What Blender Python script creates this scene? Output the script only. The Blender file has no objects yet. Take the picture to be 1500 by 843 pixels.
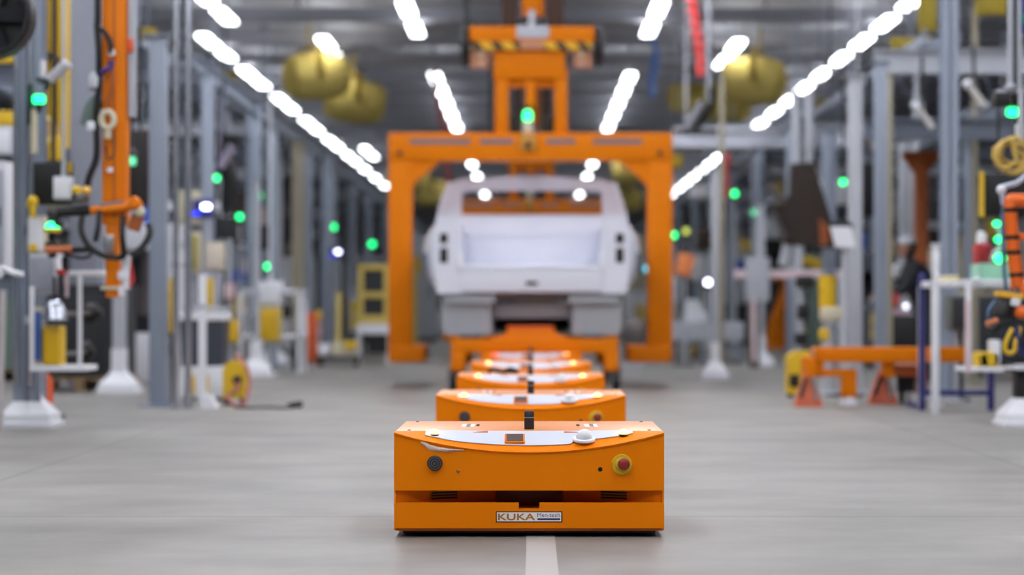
import bpy, bmesh, math, random
from mathutils import Vector, Matrix, Euler
rnd = random.Random(11)
SC = bpy.context.scene
COL = SC.collection
PI = math.pi
F, CX, CY, CAMH = 3200.0, 779.0, 450.0, 0.85      # focal length in pixels, vanishing point, eye height

def P(px, py, d):
    """a point of the hall at distance d along the aisle, read off the photograph"""
    return Vector(((px-CX)/F*d, d, CAMH-(py-CY)/F*d))
def X(px, d): return (px-CX)/F*d
def Z(py, d): return CAMH-(py-CY)/F*d

# ---------------------------------------------------------------- materials
def lin(c):
    c = c/255.0
    return c/12.92 if c <= .04045 else ((c+.055)/1.055)**2.4
def rgb(t): return (lin(t[0]), lin(t[1]), lin(t[2]), 1)
MATS = {}
def mat(name, col, rough=.5, metal=0., var=.08, scale=6., coat=0., emit=None, es=0., bump=0., spec=.5, cr=.12):
    if name in MATS: return MATS[name]
    m = bpy.data.materials.new(name); m.use_nodes = True
    nt = m.node_tree; b = nt.nodes['Principled BSDF']
    tc = nt.nodes.new('ShaderNodeTexCoord'); nz = nt.nodes.new('ShaderNodeTexNoise')
    nz.inputs['Scale'].default_value = scale; nz.inputs['Detail'].default_value = 4
    nt.links.new(tc.outputs['Object'], nz.inputs['Vector'])
    mx = nt.nodes.new('ShaderNodeMix'); mx.data_type = 'RGBA'
    c = rgb(col)
    mx.inputs[6].default_value = (c[0]*(1-var), c[1]*(1-var), c[2]*(1-var), 1)
    mx.inputs[7].default_value = (min(1, c[0]*(1+var)), min(1, c[1]*(1+var)), min(1, c[2]*(1+var)), 1)
    nt.links.new(nz.outputs['Fac'], mx.inputs[0]); nt.links.new(mx.outputs[2], b.inputs['Base Color'])
    mr = nt.nodes.new('ShaderNodeMapRange')
    mr.inputs[3].default_value = max(.03, rough-.06); mr.inputs[4].default_value = min(1, rough+.06)
    nt.links.new(nz.outputs['Fac'], mr.inputs[0]); nt.links.new(mr.outputs[0], b.inputs['Roughness'])
    b.inputs['Metallic'].default_value = metal
    b.inputs['Coat Weight'].default_value = coat; b.inputs['Coat Roughness'].default_value = cr
    b.inputs['Specular IOR Level'].default_value = spec
    if bump:
        bp = nt.nodes.new('ShaderNodeBump'); bp.inputs['Strength'].default_value = bump; bp.inputs['Distance'].default_value = .01
        nt.links.new(nz.outputs['Fac'], bp.inputs['Height']); nt.links.new(bp.outputs[0], b.inputs['Normal'])
    if emit:
        b.inputs['Emission Color'].default_value = rgb(emit); b.inputs['Emission Strength'].default_value = es
    MATS[name] = m
    return m

ORANGE = mat('orange_powder_coat', (246, 132, 0), .5, var=.03, scale=3, spec=.12)
ORANGE_T = mat('orange_gloss_lid', (222, 128, 10), .45, var=.03, scale=3, coat=.42, cr=.32)
ORANGE_D = mat('orange_frame_paint', (224, 122, 0), .55, var=.06, scale=2, spec=.15)
ORANGE_H = mat('orange_hoist_paint', (236, 128, 6), .5, var=.05, scale=2, spec=.3)
ORANGE_R = mat('red_orange_paint', (225, 92, 45), .5)
RUST = mat('brown_orange_steel', (165, 88, 40), .6)
WHITE = mat('white_enamel', (228, 230, 236), .45, var=.03)
BODY = mat('bare_body_white', (221, 224, 236), .42, var=.02, coat=.3)
UNDER = mat('underbody_primer', (158, 163, 170), .5)
LGREY = mat('light_grey_paint', (182, 186, 194), .5)
STEEL = mat('blue_grey_steel', (152, 162, 178), .42, metal=.25, var=.12, scale=2)
STEEL2 = mat('dark_steel', (106, 113, 126), .45, metal=.3, var=.12, scale=2)
TAN = mat('tan_painted_steel', (160, 152, 132), .5)
GALV = mat('galvanised_metal', (196, 202, 214), .22, metal=.85, var=.1, scale=4)
DARK = mat('charcoal_plastic', (40, 42, 48), .5)
BLACK = mat('black_rubber', (16, 16, 18), .5)
BROWN = mat('dark_brown_board', (52, 40, 34), .6)
MASTB = mat('brown_oiled_steel', (70, 48, 38), .5, metal=.3)
YELLOW = mat('safety_yellow', (222, 182, 30), .45)
YELLOWF = mat('fan_yellow', (228, 204, 116), .9, spec=.08)
CREAM = mat('cream_plastic', (206, 198, 172), .5)
BLUE = mat('navy_blue_paint', (40, 44, 112), .45)
SKYB = mat('bright_blue_plastic', (40, 90, 190), .45)
RED = mat('red_plastic', (186, 40, 40), .4)
REDH = mat('red_hose_rubber', (236, 76, 76), .35)
GREENP = mat('pale_green_plastic', (150, 198, 176), .45)
TEAL = mat('dark_teal_rubber', (30, 60, 60), .5)
PINKW = mat('pink_white_tape', (222, 200, 204), .5)
VIOLET = mat('violet_plastic', (70, 50, 120), .5)
SKIN = mat('skin', (176, 128, 108), .55)
CLOTH = mat('dark_work_cloth', (28, 30, 38), .8)
STICKW = mat('sticker_white', (246, 238, 230), .4, var=.02)
SCREEN = mat('display_glass', (98, 84, 80), .2)
GOLD = mat('gold_brown_ink', (176, 118, 48), .5, var=.02)
NAVY = mat('navy_ink', (22, 22, 92), .5, var=.02)
NAVYL = mat('blue_ink', (58, 62, 130), .5, var=.02)
MAROON = mat('dark_maroon_ink', (70, 18, 26), .5, var=.02)
SILVER = mat('brushed_silver', (190, 188, 188), .3, metal=.8)
GUN = mat('gunmetal', (112, 106, 104), .35, metal=.6)
TUBE = mat('lit_tube_diffuser', (255, 255, 255), .5, emit=(246, 250, 255), es=10.)
TUBE_N = mat('long_tube_diffuser', (255, 255, 255), .5, emit=(248, 250, 255), es=15.)
GLED = mat('green_lamp_lit', (60, 230, 140), .4, emit=(20, 235, 125), es=4.5)
GLEDP = mat('pale_green_lamp_lit', (120, 230, 180), .4, emit=(90, 225, 160), es=1.2)
WLED = mat('white_lamp_lit', (255, 255, 255), .4, emit=(222, 226, 255), es=9.)
BLED = mat('blue_lamp_lit', (60, 70, 255), .4, emit=(40, 60, 255), es=1.6)
TLED = mat('teal_lamp_lit', (110, 220, 255), .4, emit=(90, 215, 240), es=2.2)
YLED = mat('lime_lamp_lit', (220, 230, 120), .4, emit=(205, 215, 90), es=1.6)
AMBER = mat('amber_lamp_lit', (255, 220, 120), .4, emit=(255, 206, 110), es=4.)
AMBER2 = mat('deep_amber_lamp_lit', (255, 170, 60), .4, emit=(255, 160, 40), es=4.5)
REDLED = mat('red_lamp_lit', (255, 60, 30), .4, emit=(255, 50, 20), es=3.0)

def floor_mat():
    m = bpy.data.materials.new('sealed_concrete'); m.use_nodes = True
    nt = m.node_tree; b = nt.nodes['Principled BSDF']; L = nt.links.new
    tc = nt.nodes.new('ShaderNodeTexCoord')
    def noise(scale, detail, sx=1, sy=1):
        mp = nt.nodes.new('ShaderNodeMapping'); mp.inputs['Scale'].default_value = (sx, sy, 1)
        n = nt.nodes.new('ShaderNodeTexNoise'); n.inputs['Scale'].default_value = scale; n.inputs['Detail'].default_value = detail
        L(tc.outputs['Object'], mp.inputs[0]); L(mp.outputs[0], n.inputs['Vector']); return n
    n1 = noise(.55, 6); n2 = noise(9, 8); n3 = noise(1.6, 5, .8, 1.1)
    r = nt.nodes.new('ShaderNodeValToRGB'); r.color_ramp.elements[0].position = .3; r.color_ramp.elements[1].position = .72
    r.color_ramp.elements[0].color = rgb((106, 103, 98)); r.color_ramp.elements[1].color = rgb((153, 150, 145))
    a = nt.nodes.new('ShaderNodeMath'); a.operation = 'MULTIPLY_ADD'; a.inputs[1].default_value = .5
    L(n3.outputs['Fac'], a.inputs[0])
    h = nt.nodes.new('ShaderNodeMath'); h.operation = 'MULTIPLY'; h.inputs[1].default_value = .5
    L(n1.outputs['Fac'], h.inputs[0]); L(h.outputs[0], a.inputs[2]); L(a.outputs[0], r.inputs[0])
    # saw-cut joints every 4 m
    bk = nt.nodes.new('ShaderNodeTexBrick'); bk.offset = 0
    mp = nt.nodes.new('ShaderNodeMapping'); mp.inputs['Location'].default_value = (2.6, 1.15, 0)
    L(tc.outputs['Object'], mp.inputs[0]); L(mp.outputs[0], bk.inputs['Vector'])
    bk.inputs['Scale'].default_value = 1; bk.inputs['Brick Width'].default_value = 5.2; bk.inputs['Row Height'].default_value = 5.0
    bk.inputs['Mortar Size'].default_value = .012; bk.inputs['Mortar Smooth'].default_value = .3
    bk.inputs['Color1'].default_value = bk.inputs['Color2'].default_value = (1, 1, 1, 1)
    bk.inputs['Mortar'].default_value = (.62, .62, .62, 1)
    mu = nt.nodes.new('ShaderNodeMix'); mu.data_type = 'RGBA'; mu.blend_type = 'MULTIPLY'; mu.inputs[0].default_value = 1
    L(r.outputs[0], mu.inputs[6]); L(bk.outputs['Color'], mu.inputs[7])
    r2 = nt.nodes.new('ShaderNodeValToRGB'); r2.color_ramp.elements[0].position = .35; r2.color_ramp.elements[1].position = .65
    r2.color_ramp.elements[0].color = (.95, .95, .95, 1); r2.color_ramp.elements[1].color = (1, 1, 1, 1)
    L(n2.outputs['Fac'], r2.inputs[0])
    m2 = nt.nodes.new('ShaderNodeMix'); m2.data_type = 'RGBA'; m2.blend_type = 'MULTIPLY'; m2.inputs[0].default_value = 1
    L(mu.outputs[2], m2.inputs[6]); L(r2.outputs[0], m2.inputs[7]); L(m2.outputs[2], b.inputs['Base Color'])
    mr = nt.nodes.new('ShaderNodeMapRange'); mr.inputs[3].default_value = .42; mr.inputs[4].default_value = .6
    L(n1.outputs['Fac'], mr.inputs[0]); L(mr.outputs[0], b.inputs['Roughness'])
    b.inputs['Specular IOR Level'].default_value = .4
    return m
def ceil_mat():
    m = bpy.data.materials.new('ribbed_roof_deck'); m.use_nodes = True
    nt = m.node_tree; b = nt.nodes['Principled BSDF']; L = nt.links.new
    tc = nt.nodes.new('ShaderNodeTexCoord'); w = nt.nodes.new('ShaderNodeTexWave')
    w.bands_direction = 'Y'; w.inputs['Scale'].default_value = .9; w.inputs['Distortion'].default_value = .3
    L(tc.outputs['Object'], w.inputs['Vector'])
    r = nt.nodes.new('ShaderNodeValToRGB'); r.color_ramp.elements[0].color = rgb((196, 196, 202)); r.color_ramp.elements[1].color = rgb((216, 216, 222))
    L(w.outputs['Fac'], r.inputs[0]); L(r.outputs[0], b.inputs['Base Color']); b.inputs['Roughness'].default_value = .7
    bp = nt.nodes.new('ShaderNodeBump'); bp.inputs['Strength'].default_value = .4; bp.inputs['Distance'].default_value = .05
    L(w.outputs['Fac'], bp.inputs['Height']); L(bp.outputs[0], b.inputs['Normal'])
    return m
def hazard_mat():
    m = bpy.data.materials.new('hazard_stripe'); m.use_nodes = True
    nt = m.node_tree; b = nt.nodes['Principled BSDF']; L = nt.links.new
    tc = nt.nodes.new('ShaderNodeTexCoord'); mp = nt.nodes.new('ShaderNodeMapping'); mp.inputs['Rotation'].default_value = (0, math.radians(38), 0)
    w = nt.nodes.new('ShaderNodeTexWave'); w.inputs['Scale'].default_value = 1.75
    L(tc.outputs['Object'], mp.inputs[0]); L(mp.outputs[0], w.inputs['Vector'])
    r = nt.nodes.new('ShaderNodeValToRGB'); r.color_ramp.interpolation = 'CONSTANT'
    r.color_ramp.elements[0].color = rgb((70, 42, 12)); r.color_ramp.elements[1].color = rgb((226, 170, 20)); r.color_ramp.elements[1].position = .42
    L(w.outputs['Fac'], r.inputs[0]); L(r.outputs[0], b.inputs['Base Color']); b.inputs['Roughness'].default_value = .5
    return m
HAZ = hazard_mat()

# ---------------------------------------------------------------- mesh builder (world or local metres)
def frame_from(axis):
    z = axis.normalized(); a = Vector((0, 0, 1)) if abs(z.z) < .9 else Vector((1, 0, 0))
    x = a.cross(z).normalized(); return x, z.cross(x), z
class MB:
    def __init__(s): s.bm = bmesh.new()
    def box(s, c, size, rot=None, bev=0.):
        M = Matrix.Translation(Vector(c)) @ (Euler(rot).to_matrix().to_4x4() if rot else Matrix.Identity(4)) @ Matrix.Diagonal((size[0], size[1], size[2], 1))
        r = bmesh.ops.create_cube(s.bm, size=1, matrix=M)
        if bev:
            es = list({e for v in r['verts'] for e in v.link_edges})
            bmesh.ops.bevel(s.bm, geom=es, offset=bev, segments=2, affect='EDGES', profile=.6)
        return s
    def span(s, a, b, bev=0.):
        a, b = Vector(a), Vector(b)
        return s.box((a+b)/2, [abs(v) for v in (b-a)], bev=bev)
    def rings(s, rings, closed=True, cap=True):
        R = [[s.bm.verts.new(p) for p in ring] for ring in rings]
        n = len(R[0])
        for a, b in zip(R, R[1:]):
            for i in range(n if closed else n-1):
                j = (i+1) % n
                try: s.bm.faces.new((a[i], a[j], b[j], b[i]))
                except ValueError: pass
        if cap and closed:
            for q in (R[0][::-1], R[-1]):
                try: s.bm.faces.new(q)
                except ValueError: pass
        return s
    def cyl(s, p0, p1, r0, r1=None, seg=20):
        p0, p1 = Vector(p0), Vector(p1); r1 = r0 if r1 is None else r1
        x, y, z = frame_from(p1-p0)
        return s.rings([[p + (x*math.cos(t)+y*math.sin(t))*r for t in [2*PI*k/seg for k in range(seg)]] for p, r in ((p0, r0), (p1, r1))])
    def lathe(s, base, axis, prof, seg=24):
        base = Vector(base); x, y, z = frame_from(Vector(axis))
        return s.rings([[base + z*h + (x*math.cos(t)+y*math.sin(t))*max(r, 1e-4) for t in [2*PI*k/seg for k in range(seg)]] for r, h in prof])
    def tube(s, pts, r, seg=10, smooth=6, closed=False):
        pts = [Vector(p) for p in pts]
        if smooth and len(pts) > 2:
            out = []
            n = len(pts)
            for i in range(n if closed else n-1):
                g = lambda k: pts[k % n] if closed else pts[min(max(k, 0), n-1)]
                a, b, c, d = g(i-1), g(i), g(i+1), g(i+2)
                for k in range(smooth):
                    t = k/smooth
                    out.append(.5*((2*b)+(c-a)*t+(2*a-5*b+4*c-d)*t*t+(3*b-a-3*c+d)*t**3))
            if not closed: out.append(pts[-1])
            pts = out
        rr = r if isinstance(r, (list, tuple)) else None
        rings = []; prev = None; N = len(pts)
        for i, p in enumerate(pts):
            t = (pts[(i+1) % N]-pts[i-1]) if closed else (pts[min(i+1, N-1)]-pts[max(i-1, 0)])
            if t.length < 1e-9: t = Vector((0, 0, 1))
            t.normalize()
            if prev is None: x, y, _ = frame_from(t)
            else:
                x = prev - t*prev.dot(t); x.normalize(); y = t.cross(x)
            prev = x
            q = r if rr is None else rr[0]+(rr[-1]-rr[0])*i/max(1, N-1)
            rings.append([p+(x*math.cos(a)+y*math.sin(a))*q for a in [2*PI*k/seg for k in range(seg)]])
        if closed: rings.append(rings[0])
        s.rings(rings, cap=not closed)
        if closed: bmesh.ops.remove_doubles(s.bm, verts=s.bm.verts, dist=1e-6)
        return s
    def prism(s, poly, off):
        """polygon of 3-D points pushed along off"""
        off = Vector(off)
        return s.rings([[Vector(p) for p in poly], [Vector(p)+off for p in poly]])
    def ball(s, c, r, seg=16, ring=10):
        r = (r, r, r) if not hasattr(r, '__len__') else r
        bmesh.ops.create_uvsphere(s.bm, u_segments=seg, v_segments=ring, radius=1, matrix=Matrix.Translation(Vector(c)) @ Matrix.Diagonal((*r, 1)))
        return s
    def grid(s, fn, nu, nv, thick):
        """sheet fn(u,v)->(point, normal) given thickness"""
        for side in (0, 1): pass
        top = [[None]*(nv+1) for _ in range(nu+1)]; bot = [[None]*(nv+1) for _ in range(nu+1)]
        for i in range(nu+1):
            for j in range(nv+1):
                p, n = fn(i/nu, j/nv); p = Vector(p); n = Vector(n)
                top[i][j] = s.bm.verts.new(p+n*thick); bot[i][j] = s.bm.verts.new(p)
        fc = s.bm.faces.new
        for i in range(nu):
            for j in range(nv):
                fc((top[i][j], top[i+1][j], top[i+1][j+1], top[i][j+1])); fc((bot[i][j], bot[i][j+1], bot[i+1][j+1], bot[i+1][j]))
        for i in range(nu):
            fc((top[i][0], bot[i][0], bot[i+1][0], top[i+1][0])); fc((top[i][nv], top[i+1][nv], bot[i+1][nv], bot[i][nv]))
        for j in range(nv):
            fc((top[0][j], top[0][j+1], bot[0][j+1], bot[0][j])); fc((top[nu][j], bot[nu][j], bot[nu][j+1], top[nu][j+1]))
        return s
    def build(s, name, m, parent=None, origin=None, smooth=35):
        bmesh.ops.recalc_face_normals(s.bm, faces=s.bm.faces)
        o0 = Vector((0, 0, 0))
        if parent is not None:
            q = parent
            while q is not None: o0 = o0 + q.location; q = q.parent
        if origin is not None:
            loc = Vector(origin)-o0; shift = Vector(origin)
        else: loc = Vector((0, 0, 0)); shift = o0
        if shift.length: bmesh.ops.translate(s.bm, verts=s.bm.verts, vec=-shift)
        me = bpy.data.meshes.new(name); s.bm.to_mesh(me); s.bm.free()
        me.materials.append(m)
        if smooth:
            for p in me.polygons: p.use_smooth = True
            me.set_sharp_from_angle(angle=math.radians(smooth))
        o = bpy.data.objects.new(name, me); COL.objects.link(o)
        o.parent = parent; o.location = loc
        return o

def tag(o, label, cat, group=None, kind=None):
    o['label'] = label; o['category'] = cat
    if group: o['group'] = group
    if kind: o['kind'] = kind
    return o
def thing(name, loc, label, cat, group=None):
    o = bpy.data.objects.new(name, None); COL.objects.link(o); o.location = loc; o.empty_display_size = .1
    return tag(o, label, cat, group)
def struct(o): o['kind'] = 'structure'; return o
KIDS = {}
def kids(o):
    return [c for c in bpy.data.objects if c.parent == o]
def copy_tree(o, parent=None):
    c = o.copy(); COL.objects.link(c); c.parent = parent
    for k in kids(o): copy_tree(k, c)
    return c
def dup(o, loc, label, rotz=None, group=None):
    c = copy_tree(o); c.location = loc
    if rotz is not None: c.rotation_euler = (0, 0, rotz)
    c['label'] = label
    if group: c['group'] = group
    return c
ORD = 'first second third fourth fifth sixth seventh eighth ninth tenth eleventh twelfth thirteenth fourteenth fifteenth sixteenth seventeenth eighteenth nineteenth twentieth'.split()

# ---------------------------------------------------------------- the hall
HW, YN, YF, HC = 13.0, -9.0, 108.0, 6.3
o = MB().span((-HW, YN, -.2), (HW, YF, 0)).build('floor', floor_mat(), smooth=0); struct(o)
CEIL = ceil_mat()
o = MB().span((-HW, YN, HC), (HW, YF, HC+.2)).build('ceiling', CEIL, smooth=0); struct(o)
WALLM = mat('grey_wall_cladding', (104, 108, 116), .7, var=.2, scale=.4)
for nm, a, b in (('wall_left', (-HW-.2, YN, 0), (-HW, YF, HC)), ('wall_right', (HW, YN, 0), (HW+.2, YF, HC)),
                 ('wall_back', (-HW, YF, 0), (HW, YF+.2, HC)), ('wall_front', (-HW, YN-.2, 0), (HW, YN, HC))):
    struct(MB().span(a, b).build(nm, mat('pale_end_wall', (196, 198, 204), .7, var=.1, scale=.4) if nm == 'wall_back' else WALLM, smooth=0))
# roof purlins and joists
for i, y in enumerate([34+3.4*k for k in range(21)]):
    m = MB().span((-HW, y-.07, 5.78), (HW, y+.07, 5.98)).span((-HW, y-.16, 5.74), (HW, y+.16, 5.79))
    for k in range(-6, 7): m.box((k*2.0, y, 6.14), (.06, .06, .34))
    struct(m.build('ceiling_beam', mat('roof_steel', (176, 176, 184), .6, var=.12, scale=1), smooth=0))
# floor guide tape under the carts
tag(MB().span((-.02, 5.2, 0), (.085, 60, .002)).build('guide_tape', mat('pale_floor_tape', (172, 168, 164), .5, var=.06), origin=(.03, 5.2, 0), smooth=0),
    'pale guide tape running along the floor under the orange carts', 'floor tape')

# ---------------------------------------------------------------- ceiling tube lights
ZL = 5.6
def ceiling_light(L, w=.34, tm=TUBE):
    r = thing('ceiling_light', (0, 0, 0), 'x', 'ceiling light')
    MB().box((0, 0, .03), (w, L, .06), bev=.02).build('diffuser', tm, r)
    m = MB().box((0, 0, .095), (w*.4, L+.04, .07), bev=.01)
    for s in (-1, 1): m.cyl((0, s*L*.4, .1), (0, s*L*.4, HC-ZL), .008, seg=8)
    m.build('housing', LGREY, r)
    return r
LP = ceiling_light(1.55, .22); LP_used = False
LN = ceiling_light(4.0, .4, TUBE_N); LN_used = False
def put_light(proto, used, x, y, label, group):
    global LP_used, LN_used
    if not used:
        o = proto; o.location = (x, y, ZL); o['label'] = label; o['group'] = group
    else: o = dup(proto, (x, y, ZL), label, group=group)
    return o
n = 0
def light_row(x, ds, phrase, group):
    global n
    for i, d in enumerate(ds):
        put_light(LP, n > 0, x, d, f'lit tube light, {ORD[i]} from the near end of {phrase}', group); n += 1
light_row(-5.8, [39.2, 41.3, 44.6, 46.7, 50.3, 52.6, 56.4, 58.9, 62.6, 65.2, 69, 72, 76, 81, 86, 92, 98], 'the long left row', 'long light row over the left bays')
light_row(5.95, [34.2, 36.8, 39.4, 42.1, 44.9, 47.7, 50.6, 53.6, 56.8, 60.2, 70, 73.2, 76.6, 80.2, 84, 88, 93, 98], 'the long right row', 'long light row over the right bays')
light_row(-5.05, [33.6, 35.9, 66.5, 69.2], 'the broken row beside the left row', 'short broken light row')
light_row(-3.73, [39.6, 42.2], 'the pair over the left fans', 'light pair beside the left fans')
light_row(3.73, [40, 42.6], 'the pair over the right fans', 'light pair above the right fans')
light_row(-2.0, [35, 37.6, 45.6, 48.4, 51.4, 54.6, 58, 62, 65.4, 70.5, 73.2, 80, 86, 93, 99], 'the row left of the lifter', 'light row left of the lifter')
light_row(2.03, [35, 37.6, 45.6, 48.4, 51.4, 54.6, 58, 62, 65.4, 70.5, 73.2, 80, 86, 93, 99], 'the row right of the lifter', 'light row right of the lifter')
n2_ = 0
for x in (-5.8, -2.0, 2.03, 5.95):
    for d in (.4, 5.5, 10.2, 14.9, 19.6, 24.3, 29):
        put_light(LN, n2_ > 0, x, d, 'long white tube light over the near part of the hall', 'tube lights over the near floor'); n2_ += 1

# ---------------------------------------------------------------- orange driverless cart
AW, AL, AT = .498, .80, .385
def ztop(x): return .319+.066*(x/AW)**2
def con(x, v, h=0.):
    """point on the sloped console, v 0 at its front lip and 1 at the top plate, h above it"""
    p = Vector((x, .005+v*.10, ztop(x)+(AT-ztop(x))*v)); s = Vector((0, .10, AT-ztop(x))).normalized()
    nrm = Vector((0, -s.z, s.y)); return p+nrm*h, nrm
def text_mesh(body, size, name, m, parent, x0, x1, z0, z1, y, bold=.02):
    cu = bpy.data.curves.new(name, 'FONT'); cu.body = body; cu.size = size; cu.extrude = .002; cu.offset = size*bold
    t = bpy.data.objects.new(name, cu); COL.objects.link(t)
    dg = bpy.context.evaluated_depsgraph_get(); me = bpy.data.meshes.new_from_object(t.evaluated_get(dg))
    bpy.data.objects.remove(t)
    xs = [v.co.x for v in me.vertices]; ys = [v.co.y for v in me.vertices]
    for v in me.vertices:
        u = (v.co.x-min(xs))/(max(xs)-min(xs)); w = (v.co.y-min(ys))/(max(ys)-min(ys))
        v.co = Vector((x0+(x1-x0)*u, y-v.co.z*.2, z0+(z1-z0)*w))
    me.materials.clear(); me.materials.append(m)
    ob = bpy.data.objects.new(name, me); COL.objects.link(ob); ob.parent = parent
    return ob
def make_cart():
    r = thing('transport_cart', (0, 0, 0), 'x', 'transport cart', 'driverless carts in the aisle')
    # shell: sides, rear, top plate
    m = MB()
    for s in (-1, 1):
        m.span((s*AW, .004, .026), (s*(AW-.008), AL, AT), bev=.002)
    m.span((-AW+.01, AL-.01, .02), (AW-.01, AL, AT-.002))
    m.span((-AW+.009, .06, .03), (AW-.009, AL-.02, .05))
    m.build('side_shell', ORANGE, r)
    m = MB().span((-AW, .105, AT-.006), (AW, AL, AT+.002), bev=.002)
    top = m.build('top_plate', ORANGE_T, r)
    for x, y in ((-.45, .14), (.45, .14), (-.45, .74), (.45, .74), (-.2, .5), (.19, .5), (-.2, .44), (.19, .44)):
        MB().lathe((x, y, AT+.002), (0, 0, 1), [(.007, 0), (.006, .003), (0, .0035)], 10).build('screw', DARK, top)
    for x in (-.238, .24):
        st = MB().span((x-.025, .36, AT+.002), (x+.025, .56, AT+.0035)).build('label_sticker', STICKW, top)
        MB().span((x-.006, .37, AT+.0035), (x+.010, .55, AT+.0042)).build('label_stripe', GUN, st)
    # upper front panel with its sagging top edge
    N = 40; xs = [-AW+2*AW*i/N for i in range(N+1)]
    poly = [(x, 0, ztop(x)) for x in xs]+[(AW, 0, .173), (-AW, 0, .173)]
    m = MB()
    m.rings([[(x, 0, ztop(x)) for x in xs], [(x, 0, .173) for x in xs], [(x, .014, .173) for x in xs], [(x, .014, ztop(x)) for x in xs], [(x, 0, ztop(x)) for x in xs]], closed=False)
    bmesh.ops.remove_doubles(m.bm, verts=m.bm.verts, dist=1e-6)
    fp = m.build('front_panel', ORANGE, r)
    m = MB().grid(lambda u, v: con(-AW+2*AW*u, -.10+1.1*v, -.004), 40, 4, .006)
    cs = m.build('console', ORANGE, r)
    # white plate on the console
    def vlo(x): 
        e = max(0, (abs(x)-.25)/.135)
        return (.22 if x < .163 else .42)+.2*e*e
    xl = [-.385+.77*i/60 for i in range(61)]
    def wp(u, v):
        x = -.385+.77*u; a = vlo(x); return con(x, a+(.95-a)*v, .003)
    MB().grid(wp, 60, 3, .004).build('console_cover', mat('console_white', (208, 212, 224), .45, var=.02), r)
    # display
    sl = math.atan2(AT-.32, .10)
    p, nn = con(-.053, .5, .008)
    d = MB().box(p, (.074, .054, .014), (sl, 0, 0), bev=.003).build('display', ORANGE, r)
    p, nn = con(-.053, .5, .0155)
    MB().box(p, (.062, .043, .003), (sl, 0, 0)).build('screen', SCREEN, d)
    # dome on its flange
    p, nn = con(.204, .42, .003)
    f = MB().lathe(p, (0, -.22, 1), [(.043, 0), (.043, .007), (.039, .010)], 28).build('dome_flange', WHITE, r)
    MB().lathe(p+Vector((0, -.002, .009)), (0, -.22, 1), [(.031*math.cos(a), .033*math.sin(a)) for a in [PI/2*k/8 for k in range(9)]], 28).build('dome', WHITE, f)
    # two beacons
    for x in (-.352, .350):
        p, nn = con(x, .55, .002)
        b = MB().lathe(p, (0, 0, 1), [(.018, 0), (.018, .005), (.015, .006)], 18).build('beacon_base', DARK, r)
        MB().lathe(p+Vector((0, 0, .005)), (0, 0, 1), [(.0165, 0), (.0175, .006), (.0155, .013), (.010, .018), (0, .020)], 18).build('beacon', AMBER, b)
    for x in (-.191, .168):
        p, nn = con(x, .9, .005); MB().box(p, (.076, .016, .004), (sl*.8, 0, 0), bev=.001).build('latch_tab', mat('dark_orange', (190, 92, 10), .55, var=.2, scale=20), r)  # tabs share the darker orange of the skirt
    # antenna post
    a = MB().lathe((-.0, .22, AT), (0, 0, 1), [(.0185, 0), (.0185, .044), (.017, .045), (.017, .048), (.0185, .049), (.0185, .066), (.015, .071), (0, .072)], 24).build('antenna', DARK, r)
    MB().lathe((0, .22, AT+.0445), (0, 0, 1), [(.019, 0), (.019, .004)], 24).build('antenna_band', SILVER, a)
    # horn, key bolt, sensor hole
    c = Vector((-.347, 0, .274))
    h = MB().lathe(c, (0, -1, 0), [(.0285, 0), (.0285, .006), (.026, .008), (.0255, .016), (.024, .018)], 28).build('horn', DARK, r)
    MB().lathe(c+Vector((0, -.016, 0)), (0, -1, 0), [(.0235, 0), (.0235, .003), (.019, .003), (.019, .0005), (.015, .0005), (.015, .004), (.010, .004), (.010, .001), (.006, .001), (.005, .006), (0, .007)], 28).build('horn_grille', GUN, h)
    MB().lathe((-.262, 0, .246), (0, -1, 0), [(.007, 0), (.007, .002), (.005, .004), (.004, .010), (0, .011)], 16).build('key_switch', mat('brass', (190, 140, 80), .35, metal=.7), r)
    MB().lathe((.262, .001, .251), (0, -1, 0), [(.0085, 0), (.0085, .002), (.006, .0022), (0, .0022)], 18).build('sensor_eye', BLACK, r)
    # emergency stop
    c = Vector((.342, 0, .269))
    e = MB().lathe(c, (0, -1, 0), [(.038, 0), (.038, .004), (.036, .006), (.026, .007), (.02, .014)], 32).build('emergency_ring', YELLOW, r)
    MB().lathe(c+Vector((.006, -.008, .003)), (0, -1, 0), [(.014, 0), (.014, .012), (.021, .016), (.0225, .024), (.021, .031), (.015, .035), (0, .037)], 32).build('stop_button', mat('dull_red_plastic', (150, 42, 36), .35), e)
    # recess between the panels
    pl = [(-.489, .016), (-.37, .07), (-.13, .19), (.13, .19), (.37, .07), (.489, .016)]
    m = MB().rings([[(x, y, .098) for x, y in pl], [(x, y, .19) for x, y in pl], [(x, y+.006, .19) for x, y in pl], [(x, y+.006, .098) for x, y in pl]], closed=False)
    m.prism([(x, y, .094) for x, y in pl], (0, 0, .008))
    rec = m.build('recess', ORANGE, r, smooth=0)
    for s in (-1, 1):
        a_, b_ = Vector((s*.37, .07, 0)), Vector((s*.13, .19, 0)); dv = (b_-a_).normalized()
        ang = math.atan2(dv.y, dv.x) if s < 0 else math.atan2(-dv.y, -dv.x)
        m = MB()
        cc = a_+dv*.06
        for k in range(4): m.box((cc.x, cc.y-.002, .137+.0105*k), (.105, .008, .0055), (0, 0, ang))
        m.build('vent', BLACK, r)
        MB().lathe((s*.085, .188, .135), (0, -1, 0), [(.004, 0), (.003, .004), (0, .005)], 8).build('small_screw', SILVER, rec)
    MB().span((-.125, .178, .104), (.125, .189, .172), bev=.003).build('scanner_window', mat('tinted_scanner_window', (128, 60, 14), .4), r)
    # lower panel with the notch
    nz, nx, zt = .106, .038, .128
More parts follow.
